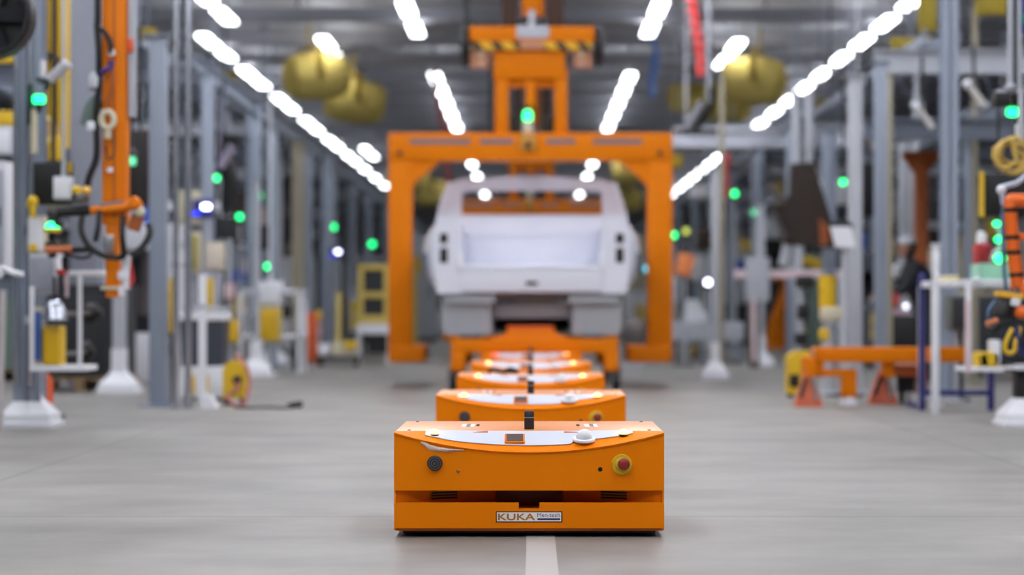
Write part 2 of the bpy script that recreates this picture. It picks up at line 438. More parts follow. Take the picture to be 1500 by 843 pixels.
    m = MB().prism([(-AW, 0, .034), (AW, 0, .034), (AW, 0, zt), (nx, 0, zt), (nx, 0, nz), (-nx, 0, nz), (-nx, 0, zt), (-AW, 0, zt)], (0, .014, 0))
    lp = m.build('lower_panel', ORANGE, r, smooth=0)
    MB().span((-AW+.004, .008, .024), (AW-.004, .02, .036)).build('skirt', mat('dark_orange', (190, 92, 10), .55, var=.2, scale=20), r)  # recessed strip in a darker, mottled orange than the panels
    # maker's sticker
    s0 = MB().span((-.1225, -.0012, .0555), (.1225, .002, .0965), bev=.001).build('badge_border', MAROON, r)
    MB().span((-.1185, -.002, .0595), (.1185, .0, .0925)).build('badge', STICKW, s0)
    text_mesh('KUKA', .05, 'badge_lettering', GOLD, s0, -.115, .022, .0635, .0885, -.0021)
    text_mesh('Men-tech', .05, 'badge_name', NAVYL, s0, .030, .114, .0755, .0895, -.0021, 0.)
    MB().span((.031, -.0026, .0645), (.114, -.0018, .0705)).build('badge_bar', NAVY, s0)
    # undercarriage
    MB().span((-AW+.03, .05, .012), (AW-.03, AL-.05, .03)).build('chassis', BLACK, r)
    for x in (-.4, .4):
        for y in (.17, .65):
            MB().cyl((x-.02, y, .0505), (x+.02, y, .0505), .05, seg=24).build('wheel', BLACK, r)
    for s in (-1, 1):
        for y in (.05, .35, .65):
            for z in (.08, .26): MB().lathe((s*AW, y, z), (s, 0, 0), [(.005, 0), (.004, .003), (0, .0035)], 8).build('side_screw', DARK, r)
    return r
cart = make_cart()
carts = [(-.010, 8.05), (-.005, 11.45), (-.008, 14.7), (-.008, 18.05), (-.008, 21.5)]
labs = ['sharp orange driverless cart nearest the camera with torn pink tape below its console', 'second orange driverless cart from the camera, just behind the sharp nearest one',
        'third orange driverless cart in line, between the second cart and the one before the trolley', 'fourth orange driverless cart in line, right in front of the orange body trolley',
        'orange cart farthest back, under the body trolley, with one red lamp lit']
cs_ = [cart]
for i, (x, y) in enumerate(carts):
    if i == 0: cart.location = (x, y, 0); cart['label'] = labs[0]; c = cart
    else: c = dup(cart, (x, y, 0), labs[i]); cs_.append(c)
for b in kids(cs_[4]):
    if b.name.startswith('beacon_base'):
        k = kids(b)[0]; k.material_slots[0].link = 'OBJECT'
        k.material_slots[0].material = REDLED if k.matrix_local.translation.x + sum(v.co.x for v in k.data.vertices)/len(k.data.vertices) < 0 else AMBER2
# torn tape on the first cart only
m = MB()
tp = [(616, 648), (622, 651), (629, 656), (640, 658), (655, 660), (668, 660), (680, 660)]
tw = [.003, .008, .011, .008, .007, .004, .0015]
rings = []
for i, ((a, b), w) in enumerate(zip(tp, tw)):
    x = (a-775)*.002516; z = CAMH-(b-450)*.002516
    k = .004*math.sin(i*2.1)
    rings.append([(x, -.001, z+w), (x, -.006-k*.5, z+w*.3), (x, -.004-k*.5, z-w*.7), (x, -.001, z-w)])
m.rings(rings)
tp_ = m.build('torn_tape', mat('pink_torn_tape', (240, 206, 196), .4, var=.3, scale=60), None, smooth=60); tp_.parent = cart
tag(MB().tube([(-.30, 15.2, .40), (-.26, 15.17, .415), (-.2, 15.22, .40), (-.15, 15.18, .42), (-.1, 15.23, .40), (-.16, 15.26, .398), (-.25, 15.25, .40)], .013, smooth=5).build('cable', BLACK, origin=(-.2, 15.2, .387)),
    'black cable loop lying on top of the third orange cart', 'cable')

# ---------------------------------------------------------------- pickup body in white
def make_truck():
    D0 = 22.0
    r = thing('pickup_body', (0, D0, .55), 'unpainted white pickup truck body with open load bed held in the orange lifting frame', 'truck body')
    # bed sides: cross-sections along the truck, bulging over the wheel arch
    for s in (-1, 1):
        m = MB(); rings = []
        for k in range(25):
            y = D0+2.05*k/24
            t = max(0, 1-((y-(D0+.9))/.62)**2); bul = .135*math.sqrt(t) if t > 0 else 0
            arch = math.sqrt(max(0, .47**2-(y-(D0+.9))**2)) if abs(y-(D0+.9)) < .47 else 0
            zb = .985+ (arch*.62 if arch else 0)
            prof = [(.74, zb), (.93, zb), (.965+bul*.62, max(zb+.01, 1.08)), (.985+bul*.97, max(zb+.02, 1.22)), (.99+bul, 1.36), (.99+bul, 1.48), (.985+bul*.88, 1.58), (.97+bul*.5, 1.67), (.955+bul*.1, 1.73), (.93, 1.77), (.78, 1.77), (.74, 1.74)]
            rings.append([(s*a, y, z) for a, z in prof])
        m.rings(rings)
        side = m.build('bed_side', BODY, r, smooth=50)
        # rear pillar with lamp openings
        m = MB().prism([(s*.70, D0-.03, .985), (s*.955, D0-.03, .985), (s*.985, D0-.03, 1.25), (s*.985, D0-.03, 1.55), (s*.955, D0-.03, 1.77), (s*.72, D0-.03, 1.77)], (0, .05, 0))
        p = m.build('rear_pillar', BODY, r, smooth=0)
        for z, h in ((1.54, .1), (1.37, .15)):
            MB().box((s*.885, D0-.032, z), (.08, .012, h), bev=.005).build('lamp_opening', BLACK, p)
        MB().box((s*.72, D0-.035, 1.3), (.05, .02, .2), bev=.008).build('latch_plate', WHITE, p)
        MB().box((s*1.085, D0+.42, 1.3), (.09, .02, .2), (0, s*.18, 0)).build('filler_slot', STEEL2, side)
        # underbody panels
        m = MB().prism([(s*.92, D0+.05, .99), (s*.42, D0+.05, .99), (s*.40, D0+.05, .58), (s*.44, D0+.05, .565), (s*.86, D0+.05, .565), (s*.90, D0+.05, .60)], (0, 1.5, 0))
        m.build('wheel_house', UNDER, r, smooth=0)
        m = MB().box((s*.62, D0+.03, .93), (.5, .06, .1), bev=.01); m.build('rear_bracket', UNDER, r)
    # rear sill, bed floor, front bed panel
    m = MB().span((-.72, D0-.045, 1.0), (.72, D0+.06, 1.275), bev=.012); sill = m.build('tailgate_sill', BODY, r)
    MB().box((0, D0-.05, 1.09), (.12, .02, .035), bev=.006).build('latch_opening', BLACK, sill)
    MB().span((-.72, D0-.056, 1.235), (.72, D0-.04, 1.255), bev=.006).build('sill_crease', BODY, sill)
    m = MB().span((-.76, D0, 1.0), (.76, D0+2.02, 1.04))
    for k in range(9): m.span((-.6+k*.15-.03, D0, 1.04), (-.6+k*.15+.03, D0+2.0, 1.055))
    m.build('bed_floor', BODY, r, smooth=0)
    m = MB().span((-.78, D0+1.98, 1.0), (.78, D0+2.04, 1.84), bev=.015)
    for z in (1.64, 1.22): m.span((-.72, D0+1.965, z-.012), (.72, D0+1.99, z+.012), bev=.006)
    m.build('bed_front_panel', BODY, r)
    # cab
    c0, c1 = D0+2.1, D0+4.2
    out = [(-1.02, 1.0), (1.02, 1.0), (1.05, 1.45), (1.05, 1.72), (.985, 1.95), (.925, 2.13), (.88, 2.225), (.78, 2.265), (-.78, 2.265), (-.88, 2.225), (-.925, 2.13), (-.985, 1.95), (-1.05, 1.72), (-1.05, 1.45)]
    inn = [(-.77, 1.87), (.77, 1.87), (.775, 1.9), (.775, 1.93), (.775, 1.98), (.772, 2.06), (.765, 2.12), (.74, 2.135), (-.74, 2.135), (-.765, 2.12), (-.772, 2.06), (-.775, 1.98), (-.775, 1.93), (-.775, 1.9)]
    m = MB(); q = lambda P_, y: [(a, y, b) for a, b in P_]
    m.rings([q(inn, c0+.05), q(inn, c0), q(out, c0), q(out, c0+.05), q(inn, c0+.05)], cap=False)
    bmesh.ops.remove_doubles(m.bm, verts=m.bm.verts, dist=1e-6)
    m.build('cab_rear', BODY, r, smooth=20)
    def rf(u, v):
        x = -.9+1.8*u; return (x, c0+.02+(c1-.35-c0)*v, 2.30-.12*abs(u-.5)**2*4*.85), (0, 0, -1)
    MB().grid(rf, 16, 6, .03).build('roof', BODY, r, smooth=60)
    for s in (-1, 1):
        m = MB().prism([(s*1.05, c0+.04, 1.0), (s*1.05, c1+.4, 1.0), (s*1.05, c1+.4, 1.6), (s*1.05, c1, 1.72), (s*1.05, c0+.04, 1.72)], (-s*.08, 0, 0))
        m.build('cab_side', BODY, r, smooth=0)
        for y0, y1 in ((c0+.06, c0+.1), (c0+1.15, c0+1.15), (c1+.25, c1-.35)):
            MB().tube([(s*1.02, y0, 1.7), (s*.98, (y0+y1)/2, 1.95), (s*.88, y1, 2.22)], .05, seg=8).build('cab_pillar', BODY, r)
        m = MB().prism([(s*1.04, c1+.4, .95), (s*1.04, c1+1.5, .95), (s*1.02, c1+1.55, 1.45), (s*1.0, c1+.4, 1.65)], (-s*.25, 0, 0))
        m.build('front_fender', BODY, r, smooth=0)
    MB().span((-1.0, c0+.06, .96), (1.0, c1+.4, 1.02)).build('cab_floor', BODY, r)
    MB().span((-.98, c1+.36, 1.0), (.98, c1+.44, 1.62), bev=.02).build('firewall', BODY, r)
    MB().span((-.4, D0+.25, .73), (.4, D0+.35, .88), bev=.02).build('cross_member', UNDER, r)
    MB().lathe((0, D0+.95, .57), (0, 0, 1), [(.2, 0), (.36, .02), (.39, .06), (.39, .12), (.36, .17), (.2, .19)], 28).build('gap_shade_disc', BLACK, r)  # black tyre shape added so the gap under the bed reads dark
    MB().span((-.42, D0+.3, .92), (.42, D0+.4, .99), bev=.02).build('rear_cross_beam', UNDER, r)
    return r
make_truck()

# trolley that carries the body
t = thing('body_trolley', (0, 22.2, 0), 'low orange wheeled trolley carrying the white pickup body above the carts', 'trolley')
d = 21.9
MB().span((X(661, d), d-.1, .39), (X(905, d), d+.1, .53), bev=.015).build('cross_beam', ORANGE_D, t)
MB().span((X(661, d), 24.6, .39), (X(905, d), 24.8, .53), bev=.015).build('cross_beam', ORANGE_D, t)
for s in (-1, 1):
    x = X(671, d) if s < 0 else X(895, d)
    MB().span((x-.07, d-.1, .21), (x+.07, d+.1, .41), bev=.012).build('side_leg', ORANGE_D, t)
    MB().span((x-.06, d+.1, .42), (x+.06, 24.7, .52), bev=.012).build('side_rail', ORANGE_D, t)
    MB().span((x-.07, 24.6, .21), (x+.07, 24.8, .41), bev=.012).build('side_leg', ORANGE_D, t)
    for y in (d, 24.7):
        xx = x+s*.05
        MB().lathe((xx-.04, y, .1), (1, 0, 0), [(.05, 0), (.095, .004), (.1, .015), (.1, .065), (.095, .076), (.05, .08)], 24).build('wheel', BLACK, t)
        MB().span((xx-.05, y-.03, .1), (xx-.042, y+.03, .24)).span((xx+.042, y-.03, .1), (xx+.05, y+.03, .24)).span((xx-.05, y-.03, .2), (xx+.05, y+.03, .24)).build('fork', GUN, t)
p = MB().prism([(X(718, d), d-.08, .53), (X(834, d), d-.08, .53), (X(832, d), d-.08, .555), (X(818, d), d-.08, .57), (X(808, d), d-.08, .64), (X(746, d), d-.08, .64), (X(738, d), d-.08, .57), (X(722, d), d-.08, .555)], (0, .3, 0)).build('saddle', ORANGE_H, t, smooth=0)
MB().span((X(742, d), d-.09, .64), (X(812, d), d+.2, .66), bev=.006).build('saddle_pad', ORANGE_R, p)
for s in (-1, 1):
    MB().span((s*.62-.1, d-.02, .53), (s*.62+.1, d+.3, .56)).build('support_pad', DARK, t)

# ---------------------------------------------------------------- overhead lifting frame
def make_lifter():
    D = 23.5; k = D/F
    fx = lambda px: (px-CX)*k
    fz = lambda py: CAMH-(py-CY)*k
    r = thing('lifting_frame', (0, D, fz(530)), 'large orange overhead lifting frame around the nearest white pickup body', 'lifting frame', 'overhead lifting frames')
    xl, xr = fx(570), fx(984)
    tb = MB().span((xl, D-.13, fz(236)), (xr, D+.13, fz(196)), bev=.012).build('top_beam', ORANGE_D, r)
    for a, b in ((602, 690), (704, 752), (800, 842), (868, 940)):
        MB().span((fx(a), D-.136, fz(212)), (fx(b), D-.12, fz(205))).build('slot', STEEL2, tb)
    for s, a, b in ((-1, xl, fx(604)), (1, fx(948), xr)):
        MB().span((a, D-.12, fz(530)), (b, D+.12, fz(236)), bev=.012).build('column', ORANGE_D, r)
        f0, f1 = (fx(570), fx(622)) if s < 0 else (fx(920), fx(978))
        MB().span((f0, D-.14, fz(531)), (f1, D+.9, fz(507)), bev=.012).build('foot', ORANGE_D, r)
        g0 = b if s < 0 else a
        MB().prism([(g0, D-.1, fz(236)), (g0-s*.30, D-.1, fz(236)), (g0-s*.26, D-.1, fz(242)), (g0-s*.03, D-.1, fz(268)), (g0, D-.1, fz(276))], (0, .2, 0)).build('gusset', ORANGE_D, r, smooth=0)
        m = MB()
        for z in (fz(222), fz(225)): pass
        MB().lathe(((a+b)/2, D-.12, fz(226)), (0, -1, 0), [(.03, 0), (.03, .02), (.015, .03), (0, .03)], 14).build('bolt', MASTB, r)
        # guide rails up to the carriage
        q0, q1 = ((725, 745) if s < 0 else (812, 831))
        MB().span((fx(q0), D-.08, fz(196)), (fx(q1), D+.08, fz(100)), bev=.01).build('guide_rail', ORANGE_D, r)
        # wheel disc with bearing blocks
        wx = fx(682) if s < 0 else fx(877)
        w = MB().lathe((wx-.05, D, fz(68)), (1, 0, 0), [(.1, 0), (.2, .01), (.225, .03), (.225, .07), (.2, .09), (.1, .1)], 28).build('carriage_wheel', BLACK, r)
        bx = fx(702) if s < 0 else fx(854)
        MB().span((bx-.1, D-.1, fz(100)), (bx+.1, D+.1, fz(76)), bev=.02).build('bearing_block', mat('dusty_orange', (190, 130, 96), .5), r)
        MB().lathe((bx-s*.02, D-.1, fz(81)), (0, -1, 0), [(.03, 0), (.03, .03), (.02, .045), (0, .05)], 14).build('bearing_cap', CREAM, r)
        MB().lathe((bx-s*.02, D-.1, fz(95)), (0, -1, 0), [(.022, 0), (.022, .03), (0, .04)], 14).build('bearing_cap', CREAM, r)
        # mast columns
        mx0, mx1 = ((735, 757) if s < 0 else (800, 826))
        MB().span((fx(mx0), D-.05, fz(42)), (fx(mx1), D+.25, 5.1), bev=.01).build('mast_column', MASTB, r)
    MB().span((fx(723), D-.1, fz(116)), (fx(828), D+.1, fz(74)), bev=.012).build('carriage_box', ORANGE_D, r)
    MB().span((fx(738), D-.02, fz(128)), (fx(818), D+.1, fz(114)), bev=.01).build('lower_brace', ORANGE_D, r)
    hb = MB().span((fx(688), D-.14, fz(63)), (fx(870), D+.14, fz(41)), bev=.012).build('carriage_beam', ORANGE_D, r)
    hz = MB().span((fx(692), D-.15, fz(75)), (fx(762), D+.14, fz(63))).span((fx(797), D-.15, fz(75)), (fx(866), D+.14, fz(63))).build('hazard_strip', HAZ, r, smooth=0)
    MB().span((fx(757), D-.15, fz(58)), (fx(804), D-.13, fz(40)), bev=.004).build('placard', LGREY, hb)
    MB().span((fx(762), D-.145, fz(75)), (fx(797), D+.1, fz(60)), bev=.01).build('beam_bracket', mat('dusty_orange', (190, 130, 96), .5), hb)
    MB().cyl((fx(779), D-.1, fz(40)), (fx(779), D-.1, fz(17)), .04, seg=14).build('lift_rod', LGREY, r)
    MB().span((fx(770), D-.07, fz(155)), (fx(784), D+.07, fz(116)), bev=.008).build('center_strut', ORANGE_D, r)
    MB().span((fx(764), D-.0, fz(22)), (fx(797), D+.2, 5.1), bev=.01).build('hoist_body', ORANGE_D, r)
    l = MB().span((fx(766), D-.12, fz(196)), (fx(780), D-.04, fz(178)), bev=.008).build('lamp_post', CREAM, r)
    MB().lathe((fx(773), D-.09, fz(178)), (0, 0, 1), [(.03, 0), (.048, .015), (.048, .08), (.03, .11), (0, .115)], 18).build('signal_lamp', GLED, l)
    lk = MB().span((fx(762), D-.17, fz(222)), (fx(785), D-.13, fz(198)), bev=.01).build('clamp', mat('brass_yellow', (196, 140, 50), .5), r)
    MB().lathe((fx(774), D-.17, fz(214)), (0, -1, 0), [(.035, 0), (.035, .03), (.02, .04), (0, .045)], 14).build('clamp_pin', MASTB, lk)
    for s, px in ((-1, 755), (1, 803)):
        MB().span((fx(px)-.06, D+.2, fz(194)), (fx(px)+.07, D+.45, fz(166)), bev=.02).build('motor', DARK, r)
    MB().span((fx(735), D+.2, fz(196)), (fx(826), D+.5, fz(192))).build('motor_shelf', STEEL2, r)
    MB().tube([(fx(684), D-.02, fz(45)), (fx(684), D-.02, fz(20)), (fx(683), D-.02, fz(-20)), (fx(684), D, 5.0)], .035, seg=10).build('power_cable', DARK, r)
    MB().span((fx(728), D-.3, 5.08), (fx(832), D+.5, 5.2), bev=.01).build('trolley_plate', MASTB, r)
    return r
lf = make_lifter()
lf2 = dup(lf, (0, 38.0, lf.location.z), 'orange overhead lifting frame farther back, seen through the cab window opening')
for q in kids(lf2):
    for q2 in kids(q):
        if q2.name.startswith('signal_lamp'):
            q2.material_slots[0].link = 'OBJECT'; q2.material_slots[0].material = GREENP
for i, x in enumerate((-.33, .33)):
    m = MB().span((x-.08, 16, 5.2), (x+.08, 42, 5.22)).span((x-.012, 16, 5.2), (x+.012, 42, 5.4)).span((x-.08, 16, 5.38), (x+.08, 42, 5.4))
    for y in (18, 24, 30, 36): m.cyl((x, y, 5.4), (x, y, HC), .02, seg=8)
    tag(m.build('crane_rail', MASTB, origin=(x, 16, 5.2), smooth=0), f'{"port" if i == 0 else "starboard"} side overhead crane rail carrying the orange lifting frames'.replace('port', 'left').replace('starboard', 'right'), 'rail', 'overhead crane rails')

# ---------------------------------------------------------------- steel posts and beams of the side bays
def foot_mesh(m, x, y, w):
    """pyramid foot: base plate and a truncated pyramid"""
    a, b = w, w*.34
    m.span((x-a, y-a, 0), (x+a, y+a, .035), bev=.006)
    m.rings([[(x-a*.92, y-a*.92, .03), (x+a*.92, y-a*.92, .03), (x+a*.92, y+a*.92, .03), (x-a*.92, y+a*.92, .03)],
             [(x-a*.88, y-a*.88, .09), (x+a*.88, y-a*.88, .09), (x+a*.88, y+a*.88, .09), (x-a*.88, y+a*.88, .09)],
             [(x-b*1.1, y-b*1.1, .21), (x+b*1.1, y-b*1.1, .21), (x+b*1.1, y+b*1.1, .21), (x-b*1.1, y+b*1.1, .21)],
             [(x-b, y-b, .25), (x+b, y-b, .25), (x+b, y+b, .25), (x-b, y+b, .25)],
             [(x-b, y-b, .44), (x+b, y-b, .44), (x+b, y+b, .44), (x-b, y+b, .44)]])
    return m
def h_post(m, x, y, w, dp, z0, z1, t=.014):
    m.span((x-w/2, y-dp/2, z0), (x+w/2, y-dp/2+t, z1)).span((x-w/2, y+dp/2-t, z0), (x+w/2, y+dp/2, z1)).span((x-t/2, y-dp/2, z0), (x+t/2, y+dp/2, z1))
    return m
def steel_post(x, y, w, h, m, label, foot=None, footm=None, group=None, box=True, pipes=0):
    r = thing('steel_post', (x, y, 0), label, 'post', group)
    b = MB()
    if box: b.span((x-w/2, y-w/2, .02), (x+w/2, y+w/2, h), bev=min(.012, w*.1))
    else: h_post(b, x, y, w, w, .02, h)
    b.span((x-w*.8, y-w*.8, h), (x+w*.8, y+w*.8, h+.015))
    b.build('shaft', m, r)
    if foot: foot_mesh(MB(), x, y, foot).build('foot', footm or WHITE, r, smooth=0)
    else:
        MB().span((x-w, y-w, 0), (x+w, y+w, .02)).build('base_plate', m, r)
    for k in range(pipes):
        px = x-w*.35+k*w*.5
        MB().cyl((px, y-w*.75, .3), (px, y-w*.75, h), .018, seg=10).build('conduit', GALV, r)
    return r
def px_post(px0, px1, d, ytop, m, label, **kw):
    w = (px1-px0)/F*d
    return steel_post(X((px0+px1)/2, d), d, w, Z(ytop, d), m, label, **kw)
# named posts seen close by
px_post(24, 64, 15.5, -60, STEEL, 'thick blue-grey steel post with white pyramid foot at the left edge of the aisle', foot=.2, box=False, pipes=2)
px_post(166, 184, 21.4, 60, LGREY, 'light grey post on a white pyramid foot behind the orange hoist mast', foot=.2)
px_post(220, 245, 18.6, 55, STEEL, 'blue-grey box post just right of the orange hoist mast', foot=None)
px_post(1042, 1053, 25.7, 248, LGREY, 'slim white post on a round-shouldered white foot, right of the lifting frame', foot=.16)
px_post(1108, 1120, 31.2, 300, LGREY, 'light grey post on a white foot beside the pink and white barrier', foot=.19)
px_post(1486, 1520, 15.6, 545, BLACK, 'short black post on a white pyramid foot at the right edge', foot=.2)
px_post(1243, 1262, 21.5, 112, LGREY, 'light blue-grey post behind the orange trolley, left of the tan striped post', foot=None)
px_post(1281, 1299, 22.5, 92, STEEL, 'blue-grey post with a tan strip beside it behind the orange trolley', foot=None)
px_post(1300, 1307, 22.15, 110, TAN, 'thin tan post strip standing against the blue-grey post on the right', foot=None)
px_post(1318, 1342, 27.3, 205, LGREY, 'pale blue-grey post between the worker and the tan striped post', foot=None)
px_post(1378, 1402, 20.6, -40, STEEL, 'tall blue-grey post reaching above the picture over the white work table', foot=None, box=False)
px_post(1205, 1224, 27.6, 190, STEEL, 'blue-grey post beside the dark brown tilted board', foot=None)
px_post(1054, 1061, 27.5, 110, TAN, 'thin tan pole rising beside the slim white post', foot=None)
px_post(296, 313, 24.2, 108, STEEL, 'blue-grey post left of the dark hanging tool, over the white stand', foot=None)
px_post(362, 382, 29.6, 152, STEEL, 'blue-grey post behind the two hanging green lamps', foot=None)
px_post(428, 446, 34, 208, TAN, 'tan post in the middle of the left bays', foot=None)
px_post(470, 486, 37, 228, STEEL, 'blue-grey post right of the tan post in the left bays', foot=None)
px_post(106, 148, 23.5, -60, mat('mid_grey_sheet', (140, 144, 156), .6), 'wide plain grey column behind the orange hoist mast and black monitor', foot=None)
px_post(322, 336, 30, 165, LGREY, 'pale grey post behind the dark hanging tool in the left bays', foot=None)
px_post(402, 413, 34.2, 215, LGREY, 'thin pale post left of the tan post in the left bays', foot=None)
px_post(1163, 1175, 31, 215, LGREY, 'pale post just left of the dark brown tilted board', foot=None)
px_post(1110, 1118, 34.5, 215, STEEL, 'thin blue-grey post beyond the grey barrier housing', foot=None)
px_post(1424, 1432, 24.3, 10, TAN, 'thin tan pole to the right of the tall blue-grey post', foot=None)
px_post(1338, 1345, 27.0, 60, LGREY, 'thin pale pole behind the worker with the yellow sign plate on top', foot=None)
# repeated frame of the stations
gp = 'frame posts along the side bays'
base = {}
def frame_post(x, y, h, w=.16):
    side = 'left' if x < 0 else 'right'
    if 'p' not in base:
        base['p'] = steel_post(x, y, w, h, STEEL, 'x', group=gp); o = base['p']
    else: o = dup(base['p'], (x, y, 0), 'x', group=gp)
    return o
cnt = {}
for y in (31.5, 36.5, 41, 45.5, 50, 56, 63, 71, 80):
    for x in (-3.75, 3.75):
        o = frame_post(x, y, 3.45); s = 'left' if x < 0 else 'right'
        cnt[(x)] = cnt.get(x, 0)+1
        o['label'] = f'grey station frame post at the {s} edge of the aisle, {ORD[cnt[x]-1]} from the near end'
for y in (23, 27.5, 32, 36.5, 41, 46, 52, 60, 70):
    for x in (-6.4, 6.4):
        o = frame_post(x, y, 3.45); s = 'left' if x < 0 else 'right'
        cnt[(x)] = cnt.get(x, 0)+1
        o['label'] = f'frame post in the second post line on the {s}, {ORD[cnt[x]-1]} from the near end'
def beam(a, b, h, m, label, name='steel_beam'):
    a, b = Vector(a), Vector(b); dv = b-a; L = dv.length
    mb = MB(); w = h*.6
    along_x = abs(dv.x) > abs(dv.y)
    c = (a+b)/2
    for z in (-h/2+.01, h/2-.01):
        mb.box(c+Vector((0, 0, z)), (L, w, .02) if along_x else (w, L, .02))
    mb.box(c, (L, .016, h) if along_x else (.016, L, h))
    return tag(mb.build(name, m, origin=c, smooth=0), label, 'beam')
for s, nm in ((-1, 'left'), (1, 'right')):
    beam((s*3.75, 24.2 if s < 0 else 30, 3.55), (s*3.75, 80, 3.55), .2, STEEL, f'long grey steel beam along the top of the {nm} aisle posts')
    beam((s*6.4, 23, 3.55), (s*6.4, 70, 3.55), .2, STEEL, f'long grey steel beam along the top of the second {nm} post line')
    for i, y in enumerate((24.2, 31.5, 36.5, 41, 45.5, 50, 56)):
        if s > 0 and i < 1: continue
        beam((s*3.7, y, 3.42), (s*9.5, y, 3.42), .18, LGREY if i % 2 else STEEL2, f'grey cross beam over the {nm} bays, {ORD[i]} from the near end')
# big galvanised cross beam and station ceilings on the right
m = MB().span((2.1, 32.4, 3.22), (4.9, 32.7, 3.28), bev=.01).span((2.1, 32.4, 3.46), (4.9, 32.7, 3.52), bev=.01)
for k in range(10): m.box((2.3+k*.28, 32.55, 3.37), (.03, .05, .2), (0, .6 if k % 2 else -.6, 0))
m.lathe((2.1, 32.55, 3.37), (1, 0, 0), [(.1, 0), (.1, 2.8)], 18)
for x in (2.3, 4.85): m.cyl((x, 32.55, 3.5), (x, 32.55, HC), .02, seg=8)
tag(m.build('truss_beam', mat('bright_truss_metal', (218, 221, 230), .3, metal=.45), origin=(3.5, 32.55, 3.2)), 'shiny galvanised cross truss hanging over the right side of the aisle', 'truss')
beam((3.7, 23.6, 3.5), (8.5, 23.6, 3.5), .26, LGREY, 'wide pale grey cross beam over the nearest right station')
beam((3.55, 23.4, 2.75), (8.5, 23.4, 2.75), .22, STEEL2, 'dark grey lower cross beam over the nearest right station')
m = MB().span((3.8, 24.0, 2.90), (5.9, 26.4, 2.93))
for k in range(5): m.cyl((3.95+.45*k, 24.5, 2.93), (3.5+.5*k, 24.5, 3.6), .012, seg=8)
tag(m.build('station_canopy', STEEL2, origin=(4.4, 24.5, 2.9), smooth=0), 'dark sheet canopy over the right station behind the orange trolley', 'canopy')

# pipes at the left
for px, d, lab, r_ in ((257.5, 18.2, 'shiny galvanised pipe, the left one of the tall pair near the grey box post', .027), (275.5, 18.3, 'shiny galvanised pipe, the right one of the tall pair near the grey box post', .03)):
    x = X(px, d)
    m = MB().cyl((x, d, .0), (x, d, 3.9), r_, seg=16)
    for z in (.02, 1.2, 2.4, 3.4): m.cyl((x, d, z-.02), (x, d, z+.02), r_*1.35, seg=16)
    tag(m.build('vertical_pipe', GALV, origin=(x, d, 0)), lab, 'pipe')

# ---------------------------------------------------------------- parametric station objects (built in metres, standing or hung)
def stack_lamp(px, py, d, m, label, mode='floor', r_=.045, col=DARK):
    p = P(px, py, d)
    r = thing('signal_light' if mode == 'floor' else 'hanging_signal_light', (p.x, d, 0 if mode == 'floor' else p.z-.1), label, 'signal light')
    MB().lathe(p-Vector((0, 0, r_)), (0, 0, 1), [(r_*.8, 0), (r_, .015), (r_, r_*1.6), (r_*.8, r_*2), (0, r_*2.1)], 16).build('lamp', m, r)
    if mode == 'floor':
        q = MB().cyl((p.x, d, .02), (p.x, d, p.z-r_-.05), .016, seg=10).build('pole', LGREY, r)
        MB().lathe((p.x, d, 0), (0, 0, 1), [(.12, 0), (.12, .015), (.03, .03), (.02, .05)], 18).build('base', DARK, r)
        MB().lathe((p.x, d, p.z-r_-.07), (0, 0, 1), [(.02, 0), (.04, .02), (.04, .07)], 14).build('socket', col, r)
    else:
        MB().lathe((p.x, d, p.z+r_), (0, 0, 1), [(.045, 0), (.045, .05), (.016, .08), (.014, 3.6-p.z if p.z < 3.4 else HC-p.z-r_)], 14).build('drop_rod', col, r)
    return r
for a in [(317, 261, 27, GLED, 'green signal lamp hanging in front of the dark tool on the left', 'hung'),
          (380, 287, 31, GLED, 'green signal lamp on the post right of the dark hanging tool', 'hung'),
          (351, 318, 29, GLED, 'green signal lamp beside the small black monitor on the left', 'floor'),
          (488, 333, 38, GLED, 'green signal lamp above the round white lamp in the left bays', 'floor'),
          (545, 358, 40, GLED, 'green signal lamp above the yellow machine frame next to the lifting frame', 'floor'),
          (392, 391, 30, GLED, 'dim green signal lamp above the white box and yellow bin', 'floor'),
          (987, 345, 36, GLED, 'green signal lamp right beside the lifting frame, above the orange card', 'floor'),
          (1005, 339, 37, YLED, 'yellow-green signal lamp next to the green one beside the lifting frame', 'floor'),
          (1076, 284, 33, GLED, 'green signal lamp between the tan pole and the dark tilted board', 'floor'),
          (1105, 312, 34, GLEDP, 'pale green signal lamp above the grey control post', 'floor'),
          (1235, 267, 25, GLED, 'green signal lamp above the tilted white screen', 'hung'),
          (948, 394, 34, TLED, 'small teal signal lamp showing inside the lifting frame edge', 'floor'),
          (1037, 414, 32, WLED, 'small white signal lamp left of the slim white post', 'floor'),
          (193, 236, 19.6, GLEDP, 'pale green signal lamp right of the orange hoist mast', 'hung')]:
    px, py, d, m_, lab, mode = a
    stack_lamp(px, py, d, m_, lab, mode, r_=.042*d/40+.006 if d > 22 else .036)
# white and blue screens lamps
for px, py, d, lab, bw in ((302, 303, 23.6, 'bright white work lamp in a blue housing above the white stand', 18), (495, 369, 35.8, 'round white work lamp with a blue rim in the left bays', 10)):
    p = P(px, py, d); w = bw/F*d
    r = thing('work_lamp', (p.x, d, 0), lab, 'work lamp')
    MB().box(p, (w*.7, .05, w*.42), bev=.02).build('lit_face', WLED, r)
    MB().box(p+Vector((-w*.35, .08, -.02)), (w*1.7, .1, w*1.6), bev=.02).build('housing', BLUE, r)
    MB().box(p+Vector((-w*.85, .02, -w*.55)), (w*.6, .02, w*.3), bev=.005).build('blue_panel', BLED, r)
    MB().cyl((p.x, d+.08, .02), (p.x, d+.08, p.z), .025, seg=12).build('pole', LGREY, r)
    MB().lathe((p.x, d+.08, 0), (0, 0, 1), [(.2, 0), (.2, .02), (.04, .05)], 18).build('base', WHITE, r)

